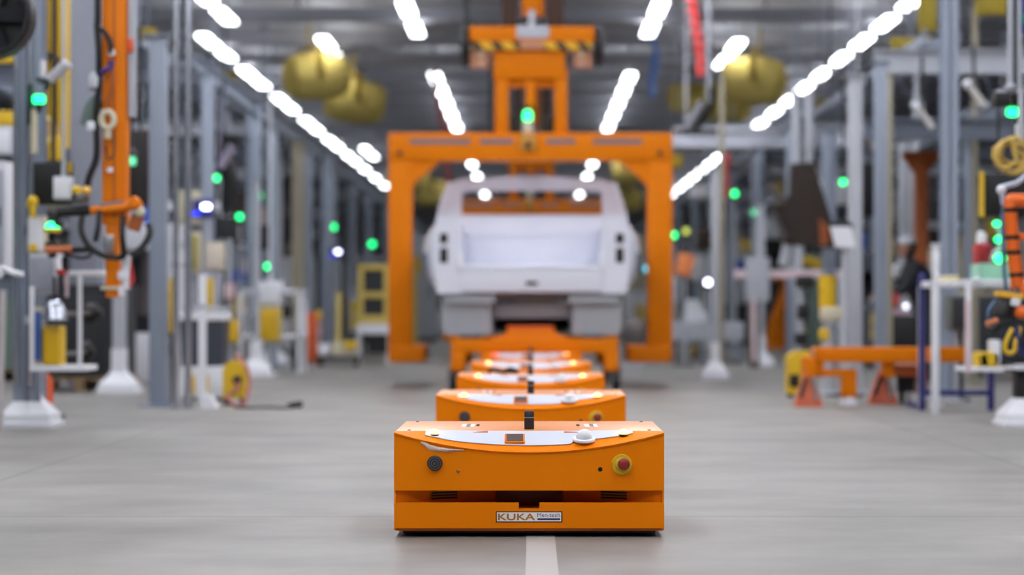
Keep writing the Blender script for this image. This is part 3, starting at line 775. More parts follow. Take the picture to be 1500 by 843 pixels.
def boxthing(name, px0, px1, py0, py1, d, dep, m, label, cat, support='floor', trim=None, trimname='door', bev=.015, sm=LGREY, group=None, tilt=0):
    """a cased thing seen at px0..px1, py0..py1: body plus front panel, feet / stand / hanging rod"""
    x0, x1, z1, z0 = X(px0, d), X(px1, d), Z(py0, d), Z(py1, d)
    if support == 'floor' and z0 < .25: z0 = .03
    xc = (x0+x1)/2; w = x1-x0; h = z1-z0
    r = thing(name, (xc, d, 0 if support in ('floor', 'stand') else z0), label, cat, group)
    MB().box((xc, d+dep/2, (z0+z1)/2), (w, dep, h), (0, tilt, 0), bev=min(bev, w*.2, h*.2)).build('body', m, r)
    if trim:
        q = MB().box((xc, d-.008, (z0+z1)/2), (w*.84, .02, h*.84), (0, tilt, 0), bev=.004).build(trimname, trim, r)
        if trimname == 'door': MB().box((xc+w*.33, d-.025, (z0+z1)/2), (w*.05, .02, min(.14, h*.2))).build('handle', DARK, q)
    if support == 'stand' or (support == 'floor' and z0 > .1):
        MB().cyl((xc, d+dep/2, .02), (xc, d+dep/2, z0+.02), max(.02, w*.07), seg=12).build('stand_post', sm, r)
        MB().span((xc-w*.4, d, 0), (xc+w*.4, d+dep, .025), bev=.006).build('stand_base', sm, r)
    elif support == 'hang':
        MB().cyl((xc, d+dep/2, z1-.02), (xc, d+dep/2, max(3.45, z1+.2) if z1 < 3.4 else HC), max(.015, w*.05), seg=12).build('hanging_rod', sm, r)
    elif support == 'floor':
        m2 = MB()
        for sx in (-1, 1):
            for sy in (.1, .9): m2.cyl((xc+sx*w*.4, d+dep*sy, 0), (xc+sx*w*.4, d+dep*sy, .05), .025, seg=10)
        m2.build('foot', BLACK, r)
    return r
def table_frame(px0, px1, pyt, d, dep, m, label, legs_to=0., shelf=None, rail=.028, name='work_table', back=None):
    """tube-frame table: legs, top board, lower shelf"""
    x0, x1, zt = X(px0, d), X(px1, d), Z(pyt, d)
    r = thing(name, ((x0+x1)/2, d+dep/2, legs_to), label, 'table')
    for x in (x0, x1):
        for y in (d, d+dep): MB().span((x-rail, y-rail, legs_to), (x+rail, y+rail, zt if back is None or y == d else back), bev=.006).build('leg', m, r)
    MB().span((x0-rail, d-rail, zt-.05), (x1+rail, d+dep+rail, zt), bev=.008).build('top_board', m, r)
    if shelf is not None:
        MB().span((x0-rail, d-rail, shelf), (x1+rail, d+dep+rail, shelf+.05), bev=.008).build('lower_shelf', m, r)
    return r

# ---- left foreground station ------------------------------------------------
# orange hoist mast
d = 14.2
r = thing('hanging_hoist_mast', (X(169, d), d, Z(436, d)), 'tall orange lifting mast hung from above with black cables and gripper arms', 'hoist mast')
x0, x1 = X(152, d), X(187, d)
MB().span((x0, d-.06, Z(330, d)), (x1, d+.08, 3.9), bev=.01).build('mast', ORANGE_H, r)
MB().span((X(157, d), d-.05, Z(436, d)), (X(176, d), d+.05, Z(328, d)), bev=.008).build('lower_tube', ORANGE_H, r)
MB().span((X(168.5, d), d-.064, Z(320, d)), (X(171, d), d-.055, 3.9)).build('mast_groove', RUST, r)
MB().span((X(190, d), d-.05, Z(172, d)), (X(200, d), d+.02, 3.9), bev=.006).build('grey_channel', LGREY, r)
MB().box((X(193, d), d-.06, Z(68, d)), (.04, .03, .09), bev=.008).build('orange_clip', ORANGE_R, r)
a = MB().cyl((X(135, d), d-.08, Z(310, d)), (X(212, d), d-.1, Z(302, d)), .028, seg=14).build('cross_arm', ORANGE_H, r)
MB().cyl((X(88, d), d-.1, Z(312, d)), (X(136, d), d-.08, Z(309, d)), .034, seg=14).build('black_grip', BLACK, a)
MB().tube([(X(100, d), d-.1, Z(312, d)), (X(90, d), d-.1, Z(318, d)), (X(88, d), d-.1, Z(327, d)), (X(97, d), d-.1, Z(331, d))], .02).build('grip_loop', DARK, a)
MB().cyl((X(150, d), d-.09, Z(302, d)), (X(186, d), d-.09, Z(298, d)), .016, seg=10).build('dark_rod', STEEL2, a)
v = MB().lathe((X(122, d), d-.1, Z(300, d)), (0, 0, 1), [(.05, 0), (.06, .03), (.05, .07), (.03, .1)], 16).build('valve_body', GUN, a)
MB().ball((X(119, d), d-.13, Z(281, d)), (.036, .03, .032)).build('yellow_knob', YELLOW, v)
MB().ball((X(133, d), d-.13, Z(281, d)), (.03, .03, .03)).build('amber_knob', mat('amber_plastic', (240, 190, 90), .4), v)
h = MB().lathe((X(204, d), d-.14, Z(299, d)), (0, -1, 0), [(.036, 0), (.042, .03), (.034, .05), (.015, .05), (.015, .06), (0, .06)], 18).build('orange_wheel', ORANGE_H, r)
MB().ball((X(210, d), d-.14, Z(312, d)), (.04, .03, .035)).build('bolt_cluster', CREAM, h)
MB().box((X(203, d), d-.1, Z(327, d)), (.08, .06, .11), (0, .3, 0), bev=.01).build('orange_bracket', RUST, r)
MB().tube([(X(185, d), d-.1, Z(318, d)), (X(186, d), d-.16, Z(345, d)), (X(188, d), d-.16, Z(372, d)), (X(182, d), d-.14, Z(378, d)), (X(160, d), d-.16, Z(376, d)), (X(138, d), d-.16, Z(362, d)), (X(126, d), d-.15, Z(340, d)), (X(126, d), d-.12, Z(318, d))], .02).build('black_hose', BLACK, r)
MB().tube([(X(150, d), d-.1, Z(310, d)), (X(150, d), d-.14, Z(335, d)), (X(146, d), d-.14, Z(355, d))], .018).build('black_hose', BLACK, r)
MB().tube([(X(222, d), d-.1, Z(330, d)), (X(224, d), d-.12, Z(344, d)), (X(214, d), d-.12, Z(362, d)), (X(198, d), d-.12, Z(376, d))], .022).build('black_hose', DARK, r)
MB().tube([(X(146, d), d-.08, 3.9), (X(148, d), d-.1, Z(10, d)), (X(147, d), d-.1, Z(40, d)), (X(150, d), d-.11, Z(80, d)), (X(149, d), d-.1, Z(130, d)), (X(146, d), d-.1, Z(175, d)), (X(146, d), d-.1, Z(230, d)), (X(135, d), d-.1, Z(262, d)), (X(131, d), d-.1, Z(285, d))], .022).build('main_cable', BLACK, r)
MB().tube([(X(149, d), d-.1, Z(45, d)), (X(158, d), d-.12, Z(50, d)), (X(166, d), d-.12, Z(64, d)), (X(168, d), d-.12, Z(82, d))], .017).build('branch_cable', BLACK, r)
MB().cyl((X(168, d), d-.11, Z(84, d)), (X(168, d), d-.11, Z(76, d)), .024, seg=12).build('white_plug', WHITE, r)
MB().tube([(X(150, d), d-.1, Z(110, d)), (X(160, d), d-.13, Z(107, d)), (X(168, d), d-.13, Z(100, d)), (X(168, d), d-.13, Z(92, d))], .02).build('violet_plug', VIOLET, r)
MB().tube([(X(170, d), d-.12, Z(100, d)), (X(170, d), d-.13, Z(130, d)), (X(162, d), d-.12, Z(158, d)), (X(158, d), d-.12, Z(170, d))], .013).build('brown_cable', RUST, r)
MB().tube([(X(172, d), d-.1, Z(200, d)), (X(172, d), d-.13, Z(228, d)), (X(164, d), d-.13, Z(235, d)), (X(160, d), d-.12, Z(215, d))], .006).build('thin_wire', DARK, r)
MB().cyl((X(165, d), d-.1, Z(254, d)), (X(165, d), d-.1, Z(247, d)), .02, seg=12).build('white_plug', WHITE, r)
ring = MB().tube([(X(163+9*math.cos(t), d), d-.12, Z(178-12*math.sin(t), d)) for t in [2*PI*k/12 for k in range(12)]], .02, closed=True).build('cream_ring', CREAM, r)
MB().span((X(158, d), d-.13, Z(206, d)), (X(168, d), d-.1, Z(190, d)), bev=.01).build('ring_stem', CREAM, r)
MB().span((X(132, d), d-.12, Z(193, d)), (X(149, d), d-.04, Z(180, d)), bev=.012).build('white_connector', WHITE, r)
MB().lathe((X(141, d), d-.08, Z(135, d)), (.2, 0, 1), [(.02, 0), (.05, .02), (.05, .09), (.03, .12), (0, .12)], 16).build('grey_filter', LGREY, r)
MB().tube([(X(128, d), d, Z(185, d)), (X(135, d), d, Z(160, d)), (X(145, d), d, Z(145, d))], .05).build('green_hose_cover', mat('grey_green_cover', (104, 122, 114), .6), r)
MB().span((X(184, d), d-.1, Z(425, d)), (X(194, d), d-.04, Z(375, d)), bev=.01).build('white_sheet', WHITE, r)
MB().span((X(177, d), d-.12, Z(410, d)), (X(190, d), d-.06, Z(398, d)), bev=.01).build('white_clamp', WHITE, r)
MB().span((X(178, d), d-.12, Z(434, d)), (X(187, d), d-.06, Z(420, d)), bev=.01).build('white_clamp', WHITE, r)
MB().span((X(150, d), d-.07, Z(425, d)), (X(182, d), d+.05, Z(420, d)), bev=.006).build('clamp_plate', CREAM, r)
MB().prism([(X(193, d), d-.1, Z(425, d)), (X(201, d), d-.1, Z(412, d)), (X(196, d), d-.1, Z(380, d))], (0, .02, 0)).build('red_flag', RED, r)
MB().box((X(163, d), d-.06, Z(358, d)), (.06, .04, .12), bev=.01).build('silver_block', SILVER, r)

# black round fan housing at the very top left
d = 14.0
p = P(-14, 22, d)
r = thing('round_fan', p, 'black round fan housing cut by the upper left corner', 'fan')
MB().lathe(p+Vector((0, .1, 0)), (0, -1, 0), [(.27, 0), (.285, .03), (.285, .2), (.27, .22), (.25, .22), (.25, .05), (0, .05)], 32).build('housing', BLACK, r)
m = MB()
for k in range(5):
    a = k*2*PI/5; m.box(p+Vector((.13*math.cos(a), -.02, .13*math.sin(a))), (.2, .012, .09), (.4, -a, 0))
m.lathe(p+Vector((0, .02, 0)), (0, -1, 0), [(.05, 0), (.05, .08), (0, .1)], 14)
m.build('rotor', DARK, r)
MB().cyl(p+Vector((0, 0, .27)), p+Vector((0, 0, 2.0)), .025, seg=10).build('drop_rod', STEEL2, r)

# yellow guide tubes hanging above the monitor
d = 17.0
r = thing('hanging_lift_guide', (X(80, d), d, Z(235, d)), 'hanging yellow guide tubes behind the thick post at the left edge', 'lift guide')
for px, w in ((66, 8), (78, 9), (90, 8), (99, 5)):
    MB().span((X(px-w/2, d), d-.03, Z(205 if px < 95 else 218, d)), (X(px+w/2, d), d+.03, 4.0), bev=.01).build('guide_tube', YELLOW, r)
MB().span((X(62, d), d+.03, Z(180, d)), (X(101, d), d+.05, 4.0)).build('back_plate', mat('ochre_paint', (190, 150, 50), .5), r)
MB().tube([(X(62, d), d-.05, Z(80, d)), (X(75, d), d-.06, Z(82, d)), (X(90, d), d-.05, Z(90, d))], .02).build('clamp_bar', DARK, r)
for k, (a, b) in enumerate(((46, 205), (55, 212), (66, 200))):
    MB().tube([(X(a+16*math.cos(t), d), d-.06-.02*k, Z(b-20*math.sin(t)-k*4, d)) for t in [2*PI*q/12 for q in range(12)]], .012, closed=True).build('hose_coil', mat('pale_yellow_hose', (214, 200, 130), .5), r)
MB().span((X(72, d), d-.06, Z(236, d)), (X(92, d), d, Z(200, d)), bev=.02).build('yellow_block', YELLOW, r)

# grey tube sensor with arm and green lamp on the thick post
d = 15.2
r = thing('tube_sensor', (X(72, d), d, Z(140, d)), 'grey tilted tube sensor with bright green lamp bolted to the thick left post', 'sensor')
MB().cyl(P(72, 118, d-.1), P(97, 94, d-.1), .035, seg=18).build('tube_body', LGREY, r)
MB().cyl(P(96, 95, d-.1), P(100, 91, d-.1), .038, seg=18).build('white_cap', WHITE, r)
MB().cyl(P(63, 112, d-.1), P(63, 88, d-.1), .02, seg=12).build('white_stub', WHITE, r)
MB().tube([P(55, 116, d), P(64, 120, d-.08), P(72, 118, d-.1), P(67, 132, d-.1)], .018).build('arm', DARK, r)
MB().lathe(P(57, 152, d-.1), (0, 0, 1), [(.03, 0), (.042, .01), (.042, .05), (.03, .06), (0, .06)], 18).build('green_lamp', GLED, r)
MB().lathe(P(57, 165, d-.1), (0, 0, 1), [(.015, 0), (.02, .03), (.03, .06)], 14).build('lamp_socket', DARK, r)
MB().span(P(38, 182, d-.06), P(50, 124, d-.02), bev=.008).build('teal_bracket', TEAL, r)
MB().cyl(P(50, 225, d-.1), P(50, 160, d-.1), .022, seg=12).build('white_tube', CREAM, r)

# monitor and control box on the left
d = 15.2
r = boxthing('monitor', 48, 106, 238, 300, d, .06, BLACK, 'large black monitor hanging left of the orange mast with a white card box in front', 'monitor', 'hang', BLACK, 'screen', sm=DARK)
MB().span((X(101, d), d-.03, Z(254, d)), (X(105, d), d-.012, Z(238, d))).build('yellow_tag', YELLOW, r)
boxthing('card_box', 77, 105, 258, 293, d-.12, .09, LGREY, 'pale grey box fixed in front of the black monitor', 'box', 'hang', WHITE, 'front', sm=LGREY)
r = boxthing('control_box', 40, 65, 316, 372, 15.3, .12, CREAM, 'cream control box with a yellow sticker on the thick left post', 'control box', 'none', WHITE, 'cover')
MB().span((X(44, 15.3), 15.27, Z(368, 15.3)), (X(55, 15.3), 15.285, Z(358, 15.3))).build('yellow_sticker', YELLOW, r)
MB().span((X(34, 15.3), 15.33, Z(345, 15.3)), (X(42, 15.3), 15.40, Z(330, 15.3))).build('post_clip', STEEL2, r)
d = 15.1
m = MB().ball(P(48, 296, d), (.04, .03, .045)); m.lathe(P(48, 318, d), (0, 0, 1), [(.02, 0), (.025, .1)], 12); m.cyl(P(48, 305, d), P(40, 300, d+.3), .012, seg=8)
tag(m.build('yellow_button_head', YELLOW, origin=P(48, 300, d)), 'yellow button head above the cream control box', 'button')
d = 14.6
r = thing('dome_signal', (X(77, d), d, Z(380, d)), 'black post with a striped green and yellow dome lamp beside an orange handle', 'signal light')
MB().lathe(P(77, 341, d), (0, 0, 1), [(.056, 0), (.056, .025), (.05, .028)], 20).build('yellow_ring', YELLOW, r)
MB().lathe(P(77, 336, d), (0, 0, 1), [(.05, 0), (.045, .025), (.03, .045), (0, .05)], 20).build('green_dome', GLED, r)
MB().lathe(P(77, 378, d), (0, 0, 1), [(.03, 0), (.03, .05), (.055, .06), (.05, .1), (.02, .12), (.02, .17)], 16).build('black_post', BLACK, r)
b = MB().cyl(P(66, 366, d-.05), P(106, 366, d-.05), .026, seg=14).build('orange_handle', mat('brown_orange_grip', (196, 112, 66), .5), r)
MB().cyl(P(106, 366, d-.05), P(136, 365, d-.05), .022, seg=14).build('black_grip', BLACK, b)
MB().tube([P(134, 366, d-.05), P(132, 375, d-.06), P(118, 378, d-.06), P(104, 374, d-.06), P(92, 368, d-.06)], .011).build('handle_cord', BLACK, r)
# white tube shelf hung on the post
d = 14.9
z0, z1 = Z(540, d), Z(402, d); x0, x1 = X(47, d), X(117, d)
r = thing('tube_shelf', ((x0+x1)/2, d, z0), 'white square tube shelf frame bolted to the thick left post, holding a yellow crate', 'shelf')
for x, zt in ((x0, Z(420, d)), (x1, z1)):
    for y in (d,): MB().span((x-.014, y-.014, z0), (x+.014, y+.014, zt), bev=.004).build('upright', WHITE, r)
MB().span((x0-.015, d-.015, z0-.02), (x1+.05, d+.36, z0+.018), bev=.005).build('bottom_shelf', WHITE, r)
MB().span((X(100, d), d-.015, z1-.01), (X(152, d), d+.3, z1+.025), bev=.008).build('top_shelf', WHITE, r)
MB().span((X(96, d), d-.01, Z(436, d)), (X(100, d), d+.02, z1), bev=.004).build('front_rib', PINKW, r)
MB().span((X(20, d), d+.3, z0+.3), (x0, d+.36, z0+.36)).build('mounting_arm', LGREY, r)
r = boxthing('yellow_crate', 63, 88, 472, 530, d+.06, .2, YELLOW, 'narrow yellow crate on the white tube shelf', 'crate', 'none', mat('deep_yellow', (214, 170, 10), .5), 'front')
for o in [r]:
    for ch in kids(r):
        ch.location.z -= (Z(530, d+.06)-(z0+.018)) if abs(Z(530, d+.06)-(z0+.018)) < .1 else 0
p = P(80, 470, d+.02)
r = thing('reflector_lamp', p, 'silver dome reflector lamp above the yellow crate on the tube shelf', 'lamp')
MB().lathe(p, (0, 0, 1), [(.085, 0), (.09, .01), (.075, .07), (.055, .12), (.025, .145), (0, .15)], 24).build('reflector', GALV, r)
MB().cyl(p+Vector((0, 0, .145)), p+Vector((0, 0, .3)), .012, seg=10).build('stem', DARK, r)
boxthing('paper_holder', 48, 62, 450, 535, d+.12, .05, CREAM, 'cream paper holder with a blue label beside the yellow crate', 'holder', 'none', mat('blue_label', (60, 100, 170), .5), 'label')
boxthing('grey_console', 42, 82, 372, 432, 15.0, .2, LGREY, 'grey sloping console box above the white tube shelf', 'console', 'none', mat('mid_grey_panel', (150, 154, 164), .5), 'panel')
r = thing('hanging_hand_scanner', P(88, 430, 14.7), 'dark hand scanner with a red cap hanging beside the grey console', 'scanner')
MB().span(P(84, 436, 14.7), P(94, 402, 14.76), bev=.01).build('grip', DARK, r)
MB().span(P(82, 403, 14.68), P(97, 395, 14.76), bev=.01).build('red_cap', RED, r)
MB().tube([P(86, 396, 14.75), P(84, 380, 14.78), P(90, 372, 14.8)], .02).build('white_valve', WHITE, r)
# orange bollard with base
d = 16.6
r = thing('bollard', (X(67, d), d, 0), 'orange round bollard behind the white foot at the left edge', 'bollard')
MB().lathe((X(67, d), d, 0), (0, 0, 1), [(.055, 0), (.055, .26), (.04, .33), (0, .35)], 18).build('post', ORANGE_R, r)
MB().span((X(56, d), d-.1, 0), (X(92, d), d+.12, .03), bev=.01).build('base', DARK, r)
# black motors behind the shelf
for (a, b, c, e, lab) in ((122, 150, 444, 475, 'black motor housing behind the white tube shelf'), (118, 138, 500, 532, 'black round motor low behind the white tube shelf')):
    d = 17.2; p = P((a+b)/2, (c+e)/2, d); R = (e-c)/2/F*d
    r = thing('motor', (p.x, d, p.z-R), lab, 'motor')
    MB().lathe(p-Vector(((b-a)/2/F*d, 0, 0)), (1, 0, 0), [(R*.6, 0), (R, .03), (R, (b-a)*.7/F*d), (R*.5, (b-a)*.8/F*d), (R*.5, (b-a)/F*d)], 20).build('housing', BLACK, r)
    MB().cyl((p.x, d, p.z), (X(50, 15.6), 15.62, p.z), .016, seg=8).build('bracket_arm', GUN, r)
# far left edge: yellow beams, white boards, white fingers, leaning rule
d = 21.0
for a, b, lab in ((74, 92, 'short yellow beam behind the thick left post, upper one'), (163, 184, 'short yellow beam behind the thick left post, lower one above a white board')):
    m = MB().span((X(-70, d), d-.05, Z(b, d)), (X(21, d), d+.05, Z(a, d)), bev=.01)
    m.cyl((X(-20, d), d, Z(a, d)), (X(-20, d), d, 3.9), .02, seg=8)
    tag(m.build('crane_beam', YELLOW, origin=(X(-20, d), d, Z(b, d))), lab, 'beam')
boxthing('white_board', -60, 21, 185, 228, 20.8, .04, LGREY, 'pale grey board under the lower yellow beam at the left edge', 'board', 'hang', WHITE, 'face')
boxthing('white_cabinet', -40, 9, 236, 400, 16.0, .3, WHITE, 'white upright cabinet cut by the left edge above the white gripper', 'cabinet', 'floor', LGREY, 'door')
d = 13.8
r = thing('mounted_gripper', P(0, 405, d), 'white clawed gripper reaching in from the left edge', 'gripper')
MB().span(P(-40, 408, d), P(6, 392, d+.06), bev=.02).build('palm', WHITE, r)
for k in range(4):
    MB().tube([P(3+5*k, 392+k*3, d-.02), P(12+6*k, 396+2*k, d-.03), P(20+5*k, 402, d-.03)], .016).build('finger', WHITE, r)
MB().cyl(P(-40, 400, d+.03), P(-90, 400, d+.3), .05, seg=12).build('arm', LGREY, r)
d = 15.0
m = MB().prism([P(-5, 631, d), P(3, 631, d), P(8, 425, d), P(0, 425, d)], (0, .03, 0))
r = tag(m.build('measuring_board', mat('speckled_white_board', (196, 190, 190), .6, var=.3, scale=40), origin=P(0, 631, d)), 'narrow pale board with dark edge leaning at the left edge', 'board')

# ---- left middle ground ------------------------------------------------------
boxthing('display_back', 189, 219, 190, 302, 20.2, .12, BROWN, 'tall dark brown display back hanging right of the orange mast', 'display', 'hang', mat('black_brown', (34, 28, 26), .6), 'cover', sm=DARK)
d = 19.2
r = thing('yellow_rail_post', (X(252, d), d, 0), 'slim yellow guard post standing left of the dark grey bin', 'guard post')
MB().span((X(248, d), d-.03, Z(488, d)), (X(258, d), d+.03, Z(408, d)), bev=.008).build('yellow_bar', YELLOW, r)
MB().span((X(250, d), d-.02, .02), (X(256, d), d+.02, Z(486, d))).build('dark_leg', DARK, r)
MB().span((X(244, d), d-.1, 0), (X(262, d), d+.1, .02)).build('base', GUN, r)
# dark bin on white base
d = 19.8
r = thing('parts_bin', (X(295, d), d, 0), 'dark grey tapered bin with white rim on a white base, behind the white stand', 'bin')
x0, x1 = X(263, d), X(327, d)
m = MB().rings([[(x0+i, d+i, Z(537, d)), (x1-i, d+i, Z(537, d)), (x1-i, d+.42-i, Z(537, d)), (x0+i, d+.42-i, Z(537, d))] for i in (.015,)]+[[(x0, d, Z(470, d)), (x1, d, Z(470, d)), (x1, d+.42, Z(470, d)), (x0, d+.42, Z(470, d))]])
m.build('tub', mat('dark_slate_plastic', (62, 68, 80), .5), r, smooth=0)
MB().span((x0-.02, d-.02, Z(470, d)), (x1+.02, d+.44, Z(458, d)), bev=.01).build('rim', WHITE, r)
MB().span((x0+.02, d, Z(456, d)), (x1-.02, d+.42, Z(450, d)), bev=.008).build('lid', LGREY, r)
MB().span((x0, d-.01, 0.03), (x1, d+.42, Z(537, d)), bev=.02).build('white_base', WHITE, r)
for px in (283, 303): MB().span((X(px-3, d), d-.02, Z(577, d)), (X(px+3, d), d, Z(550, d))).build('yellow_mark', YELLOW, r)
m = MB()
for sx in (x0+.05, x1-.05):
    for sy in (d+.06, d+.36): m.cyl((sx, sy, 0), (sx, sy, .04), .03, seg=10)
m.build('foot', BLACK, r)
# white stand in front with yellow column behind
d = 18.3
r = thing('white_stand', (X(300, d), d, 0), 'slim white stand with a square white foot in front of the dark bin', 'stand')
MB().span((X(291, d), d-.03, .02), (X(302, d), d+.03, Z(402, d)), bev=.006).build('upright', WHITE, r)
MB().prism([(X(295, d), d-.08, 0), (X(318, d), d-.08, 0), (X(310, d), d-.08, Z(580, d)), (X(298, d), d-.08, Z(580, d))], (0, .22, 0)).build('foot', WHITE, r, smooth=0)
MB().span((X(290, d), d-.04, Z(452, d)), (X(306, d), d+.05, Z(446, d)), bev=.006).build('collar', LGREY, r)
boxthing('yellow_column', 303, 311, 408, 452, 20.5, .08, YELLOW, 'short yellow column standing behind the white stand', 'column', 'floor', sm=YELLOW)
boxthing('tan_fixture', 273, 292, 340, 400, 22.5, .2, CREAM, 'cream fixture block left of the white paper carton over the dark bin', 'fixture', 'floor', mat('olive_panel', (150, 140, 70), .5), 'panel')
boxthing('carton', 300, 326, 355, 396, 21.5, .2, CREAM, 'pale beige carton on a thin stand above the dark bin', 'carton', 'floor', mat('pale_card', (214, 202, 190), .6), 'flap')
boxthing('small_monitor', 312, 345, 318, 350, 26, .06, BLACK, 'small black monitor beside the green lamp in the left bays', 'monitor', 'floor', DARK, 'screen', sm=DARK)
boxthing('white_screen', 305, 325, 400, 440, 22.8, .08, LGREY, 'grey tablet screen on a stand behind the white stand', 'screen', 'floor', mat('lilac_grey', (160, 158, 176), .4), 'face')
boxthing('black_scanner_box', 370, 396, 330, 366, 28.9, .12, BLACK, 'black scanner box below the green lamps on the left', 'scanner', 'floor', DARK, 'front', sm=STEEL2)
boxthing('wooden_case', 383, 400, 305, 338, 33, .2, mat('worn_wood', (150, 116, 86), .6), 'brown wooden case behind the black scanner box', 'case', 'floor')
# yellow pump with hose
d = 18.9
r = thing('hose_pump', (X(340, d), d, 0), 'yellow rounded floor pump with black port and red hose beside the white stand', 'pump')
m = MB(); prof = [(326, 584), (326, 545), (330, 533), (340, 528), (352, 532), (358, 545), (358, 584)]
m.prism([P(a, b, d) for a, b in prof], (0, .25, 0)); m.build('housing', YELLOW, r, smooth=0)
MB().lathe(P(348, 557, d), (0, -1, 0), [(.035, 0), (.04, .02), (.02, .03), (0, .01)], 18).build('port', BLACK, r)
MB().tube([P(350, 560, d-.03), P(344, 574, d-.08), P(333, 580, d-.1), P(338, 590, d-.2), P(352, 596, d-.3), P(362, 580, d-.2), P(366, 560, d-.1), P(360, 535, d), P(345, 520, d+.1)], .016).build('hose', mat('dull_red_hose', (170, 100, 96), .5), r)
m = MB()
for px in (330, 354): m.cyl((X(px, d), d+.1, 0), (X(px, d), d+.1, .07), .03, seg=10)
m.build('foot', BLACK, r)
d = 18.2
pts = [(345, 598), (365, 597), (390, 599), (415, 601), (428, 599)]
m = MB().tube([Vector((X(a, d), d-.1*(i % 2), .015)) for i, (a, b) in enumerate(pts)], .012)
r = tag(m.build('floor_cable', mat('grey_cable', (96, 92, 92), .5), origin=(X(385, d), d, 0)), 'thin dark cable running over the floor from the yellow pump', 'cable')
m = MB().tube([(X(422, d), d, .025), (X(432, d), d-.02, .035), (X(442, d), d, .04)], [.022, .03])
plug = m.build('plug', BLACK, r)
# white frame with yellow tote
d = 27.5
table_frame(352, 438, 424, d, .7, WHITE, 'white tube-frame table carrying a white box in the left bays', shelf=.45)
boxthing('white_case', 376, 411, 412, 447, d-.1, .3, WHITE, 'white case on the front of the white tube-frame table', 'case', 'hang', WHITE, 'front', sm=WHITE)
boxthing('yellow_tote', 373, 410, 450, 502, d-.15, .3, mat('light_yellow', (206, 186, 110), .5), 'yellow tote under the white case at the white table', 'tote', 'floor', mat('tote_yellow', (212, 168, 10), .5), 'front', sm=WHITE)
for px, py, w in ((400, 533, .24), (376, 552, .2)):
    dd = 2720/(py-450)
    steel_post(X(px, dd), dd, .07, 1.0 if px == 400 else 2.4, LGREY, f'pale post on a white foot {"under the yellow tote" if px == 400 else "just beyond the yellow pump"}', foot=w)
boxthing('orange_cabinet', 447, 468, 458, 516, 33, .4, ORANGE_R, 'red-orange narrow cabinet with a yellow top corner in the left bays', 'cabinet', 'floor', mat('orange_red_door', (220, 96, 40), .5), 'door')
boxthing('yellow_can', 463, 470, 455, 468, 32.6, .15, YELLOW, 'small yellow can standing by the red-orange cabinet', 'can', 'floor')
# smaller things among the left stations
boxthing('small_yellow_bin', 328, 347, 470, 502, 24.5, .2, YELLOW, 'small yellow bin on a stand behind the yellow floor pump', 'bin', 'floor', mat('deep_yellow', (214, 170, 10), .5), 'front')
boxthing('dark_power_unit', 236, 250, 428, 492, 20.0, .2, DARK, 'dark upright power unit left of the slim yellow guard post', 'power unit', 'floor', BLACK, 'front')
boxthing('beige_equipment_case', 226, 246, 524, 584, 20.6, .25, CREAM, 'beige floor case with a yellow front beside the tall pipes', 'case', 'floor', mat('ochre_panel', (186, 160, 84), .5), 'front')
boxthing('black_drive_unit', 352, 370, 462, 500, 29.0, .25, BLACK, 'black drive unit on a stand beneath the near end of the white tube-frame table', 'drive unit', 'floor', DARK, 'front')
boxthing('black_junction_box', 413, 427, 446, 466, 28.9, .15, BLACK, 'upper of two black boxes right of the yellow tote', 'junction box', 'floor', DARK, 'front')
boxthing('black_junction_box', 428, 442, 486, 516, 29.4, .2, BLACK, 'lower of two black boxes right of the yellow tote', 'junction box', 'floor', DARK, 'front')
boxthing('pink_label_printer', 329, 343, 414, 440, 24.8, .12, mat('dusky_pink_case', (150, 96, 110), .5), 'small dusky pink printer case behind the grey tablet screen', 'printer', 'floor', PINKW, 'front')
boxthing('round_white_unit', 357, 369, 380, 402, 31.2, .15, mat('pinkish_white_case', (210, 194, 204), .5), 'small pinkish white unit left of the dim green lamp', 'unit', 'floor', bev=.06)
d = 19.4
r = thing('white_canister', (X(264, d), d, 0), 'small white canister standing beside the white base of the dark bin', 'canister')
MB().lathe((X(259, d), d-.1, 0), (0, 0, 1), [(.05, 0), (.055, .02), (.05, .2), (.03, .24), (.02, .26), (0, .26)], 18).build('body', WHITE, r)
MB().lathe((X(259, d), d-.1, .255), (0, 0, 1), [(.022, 0), (.022, .03), (0, .032)], 14).build('cap', DARK, r)
# things right of the lifting frame
boxthing('white_display', 1010, 1042, 272, 290, 36.5, .08, WHITE, 'white blank display board above the two signal lamps right of the lifting frame', 'display', 'hang', WHITE, 'face', sm=STEEL2)
boxthing('yellow_sensor_box', 1024, 1036, 272, 292, 39.0, .1, mat('pale_guard_yellow', (216, 188, 90), .5), 'small yellow sensor box behind the white blank display board', 'sensor', 'hang', YELLOW, 'front', sm=STEEL2)
boxthing('yellow_sensor_plate', 985, 1000, 226, 246, 38, .1, mat('dull_yellow2', (190, 170, 40), .5), 'yellow plate just right of the upper corner of the lifting frame', 'sign', 'hang', YELLOW, 'front', sm=STEEL2)
boxthing('brown_tool_box', 1020, 1050, 336, 366, 37.5, .2, mat('brown_leather', (110, 84, 66), .6), 'brown tool box on a stand left of the thin tan pole', 'tool box', 'floor', BROWN, 'lid')
boxthing('pale_test_unit', 1012, 1044, 372, 412, 38.6, .25, LGREY, 'pale grey test unit on a stand beyond the orange card', 'test unit', 'floor', WHITE, 'front')
boxthing('white_side_panel', 984, 996, 408, 440, 35.0, .08, WHITE, 'narrow white panel on a stand beside the right frame column', 'panel', 'floor', LGREY, 'face')
d = 22.0
r = thing('black_valve_stack', (X(1174, d), d, 0), 'black stack of valves on a thin post left of the thick yellow column', 'valve stack')
MB().cyl((X(1176, d), d+.06, .02), (X(1176, d), d+.06, Z(412, d)), .018, seg=10).build('post', LGREY, r)
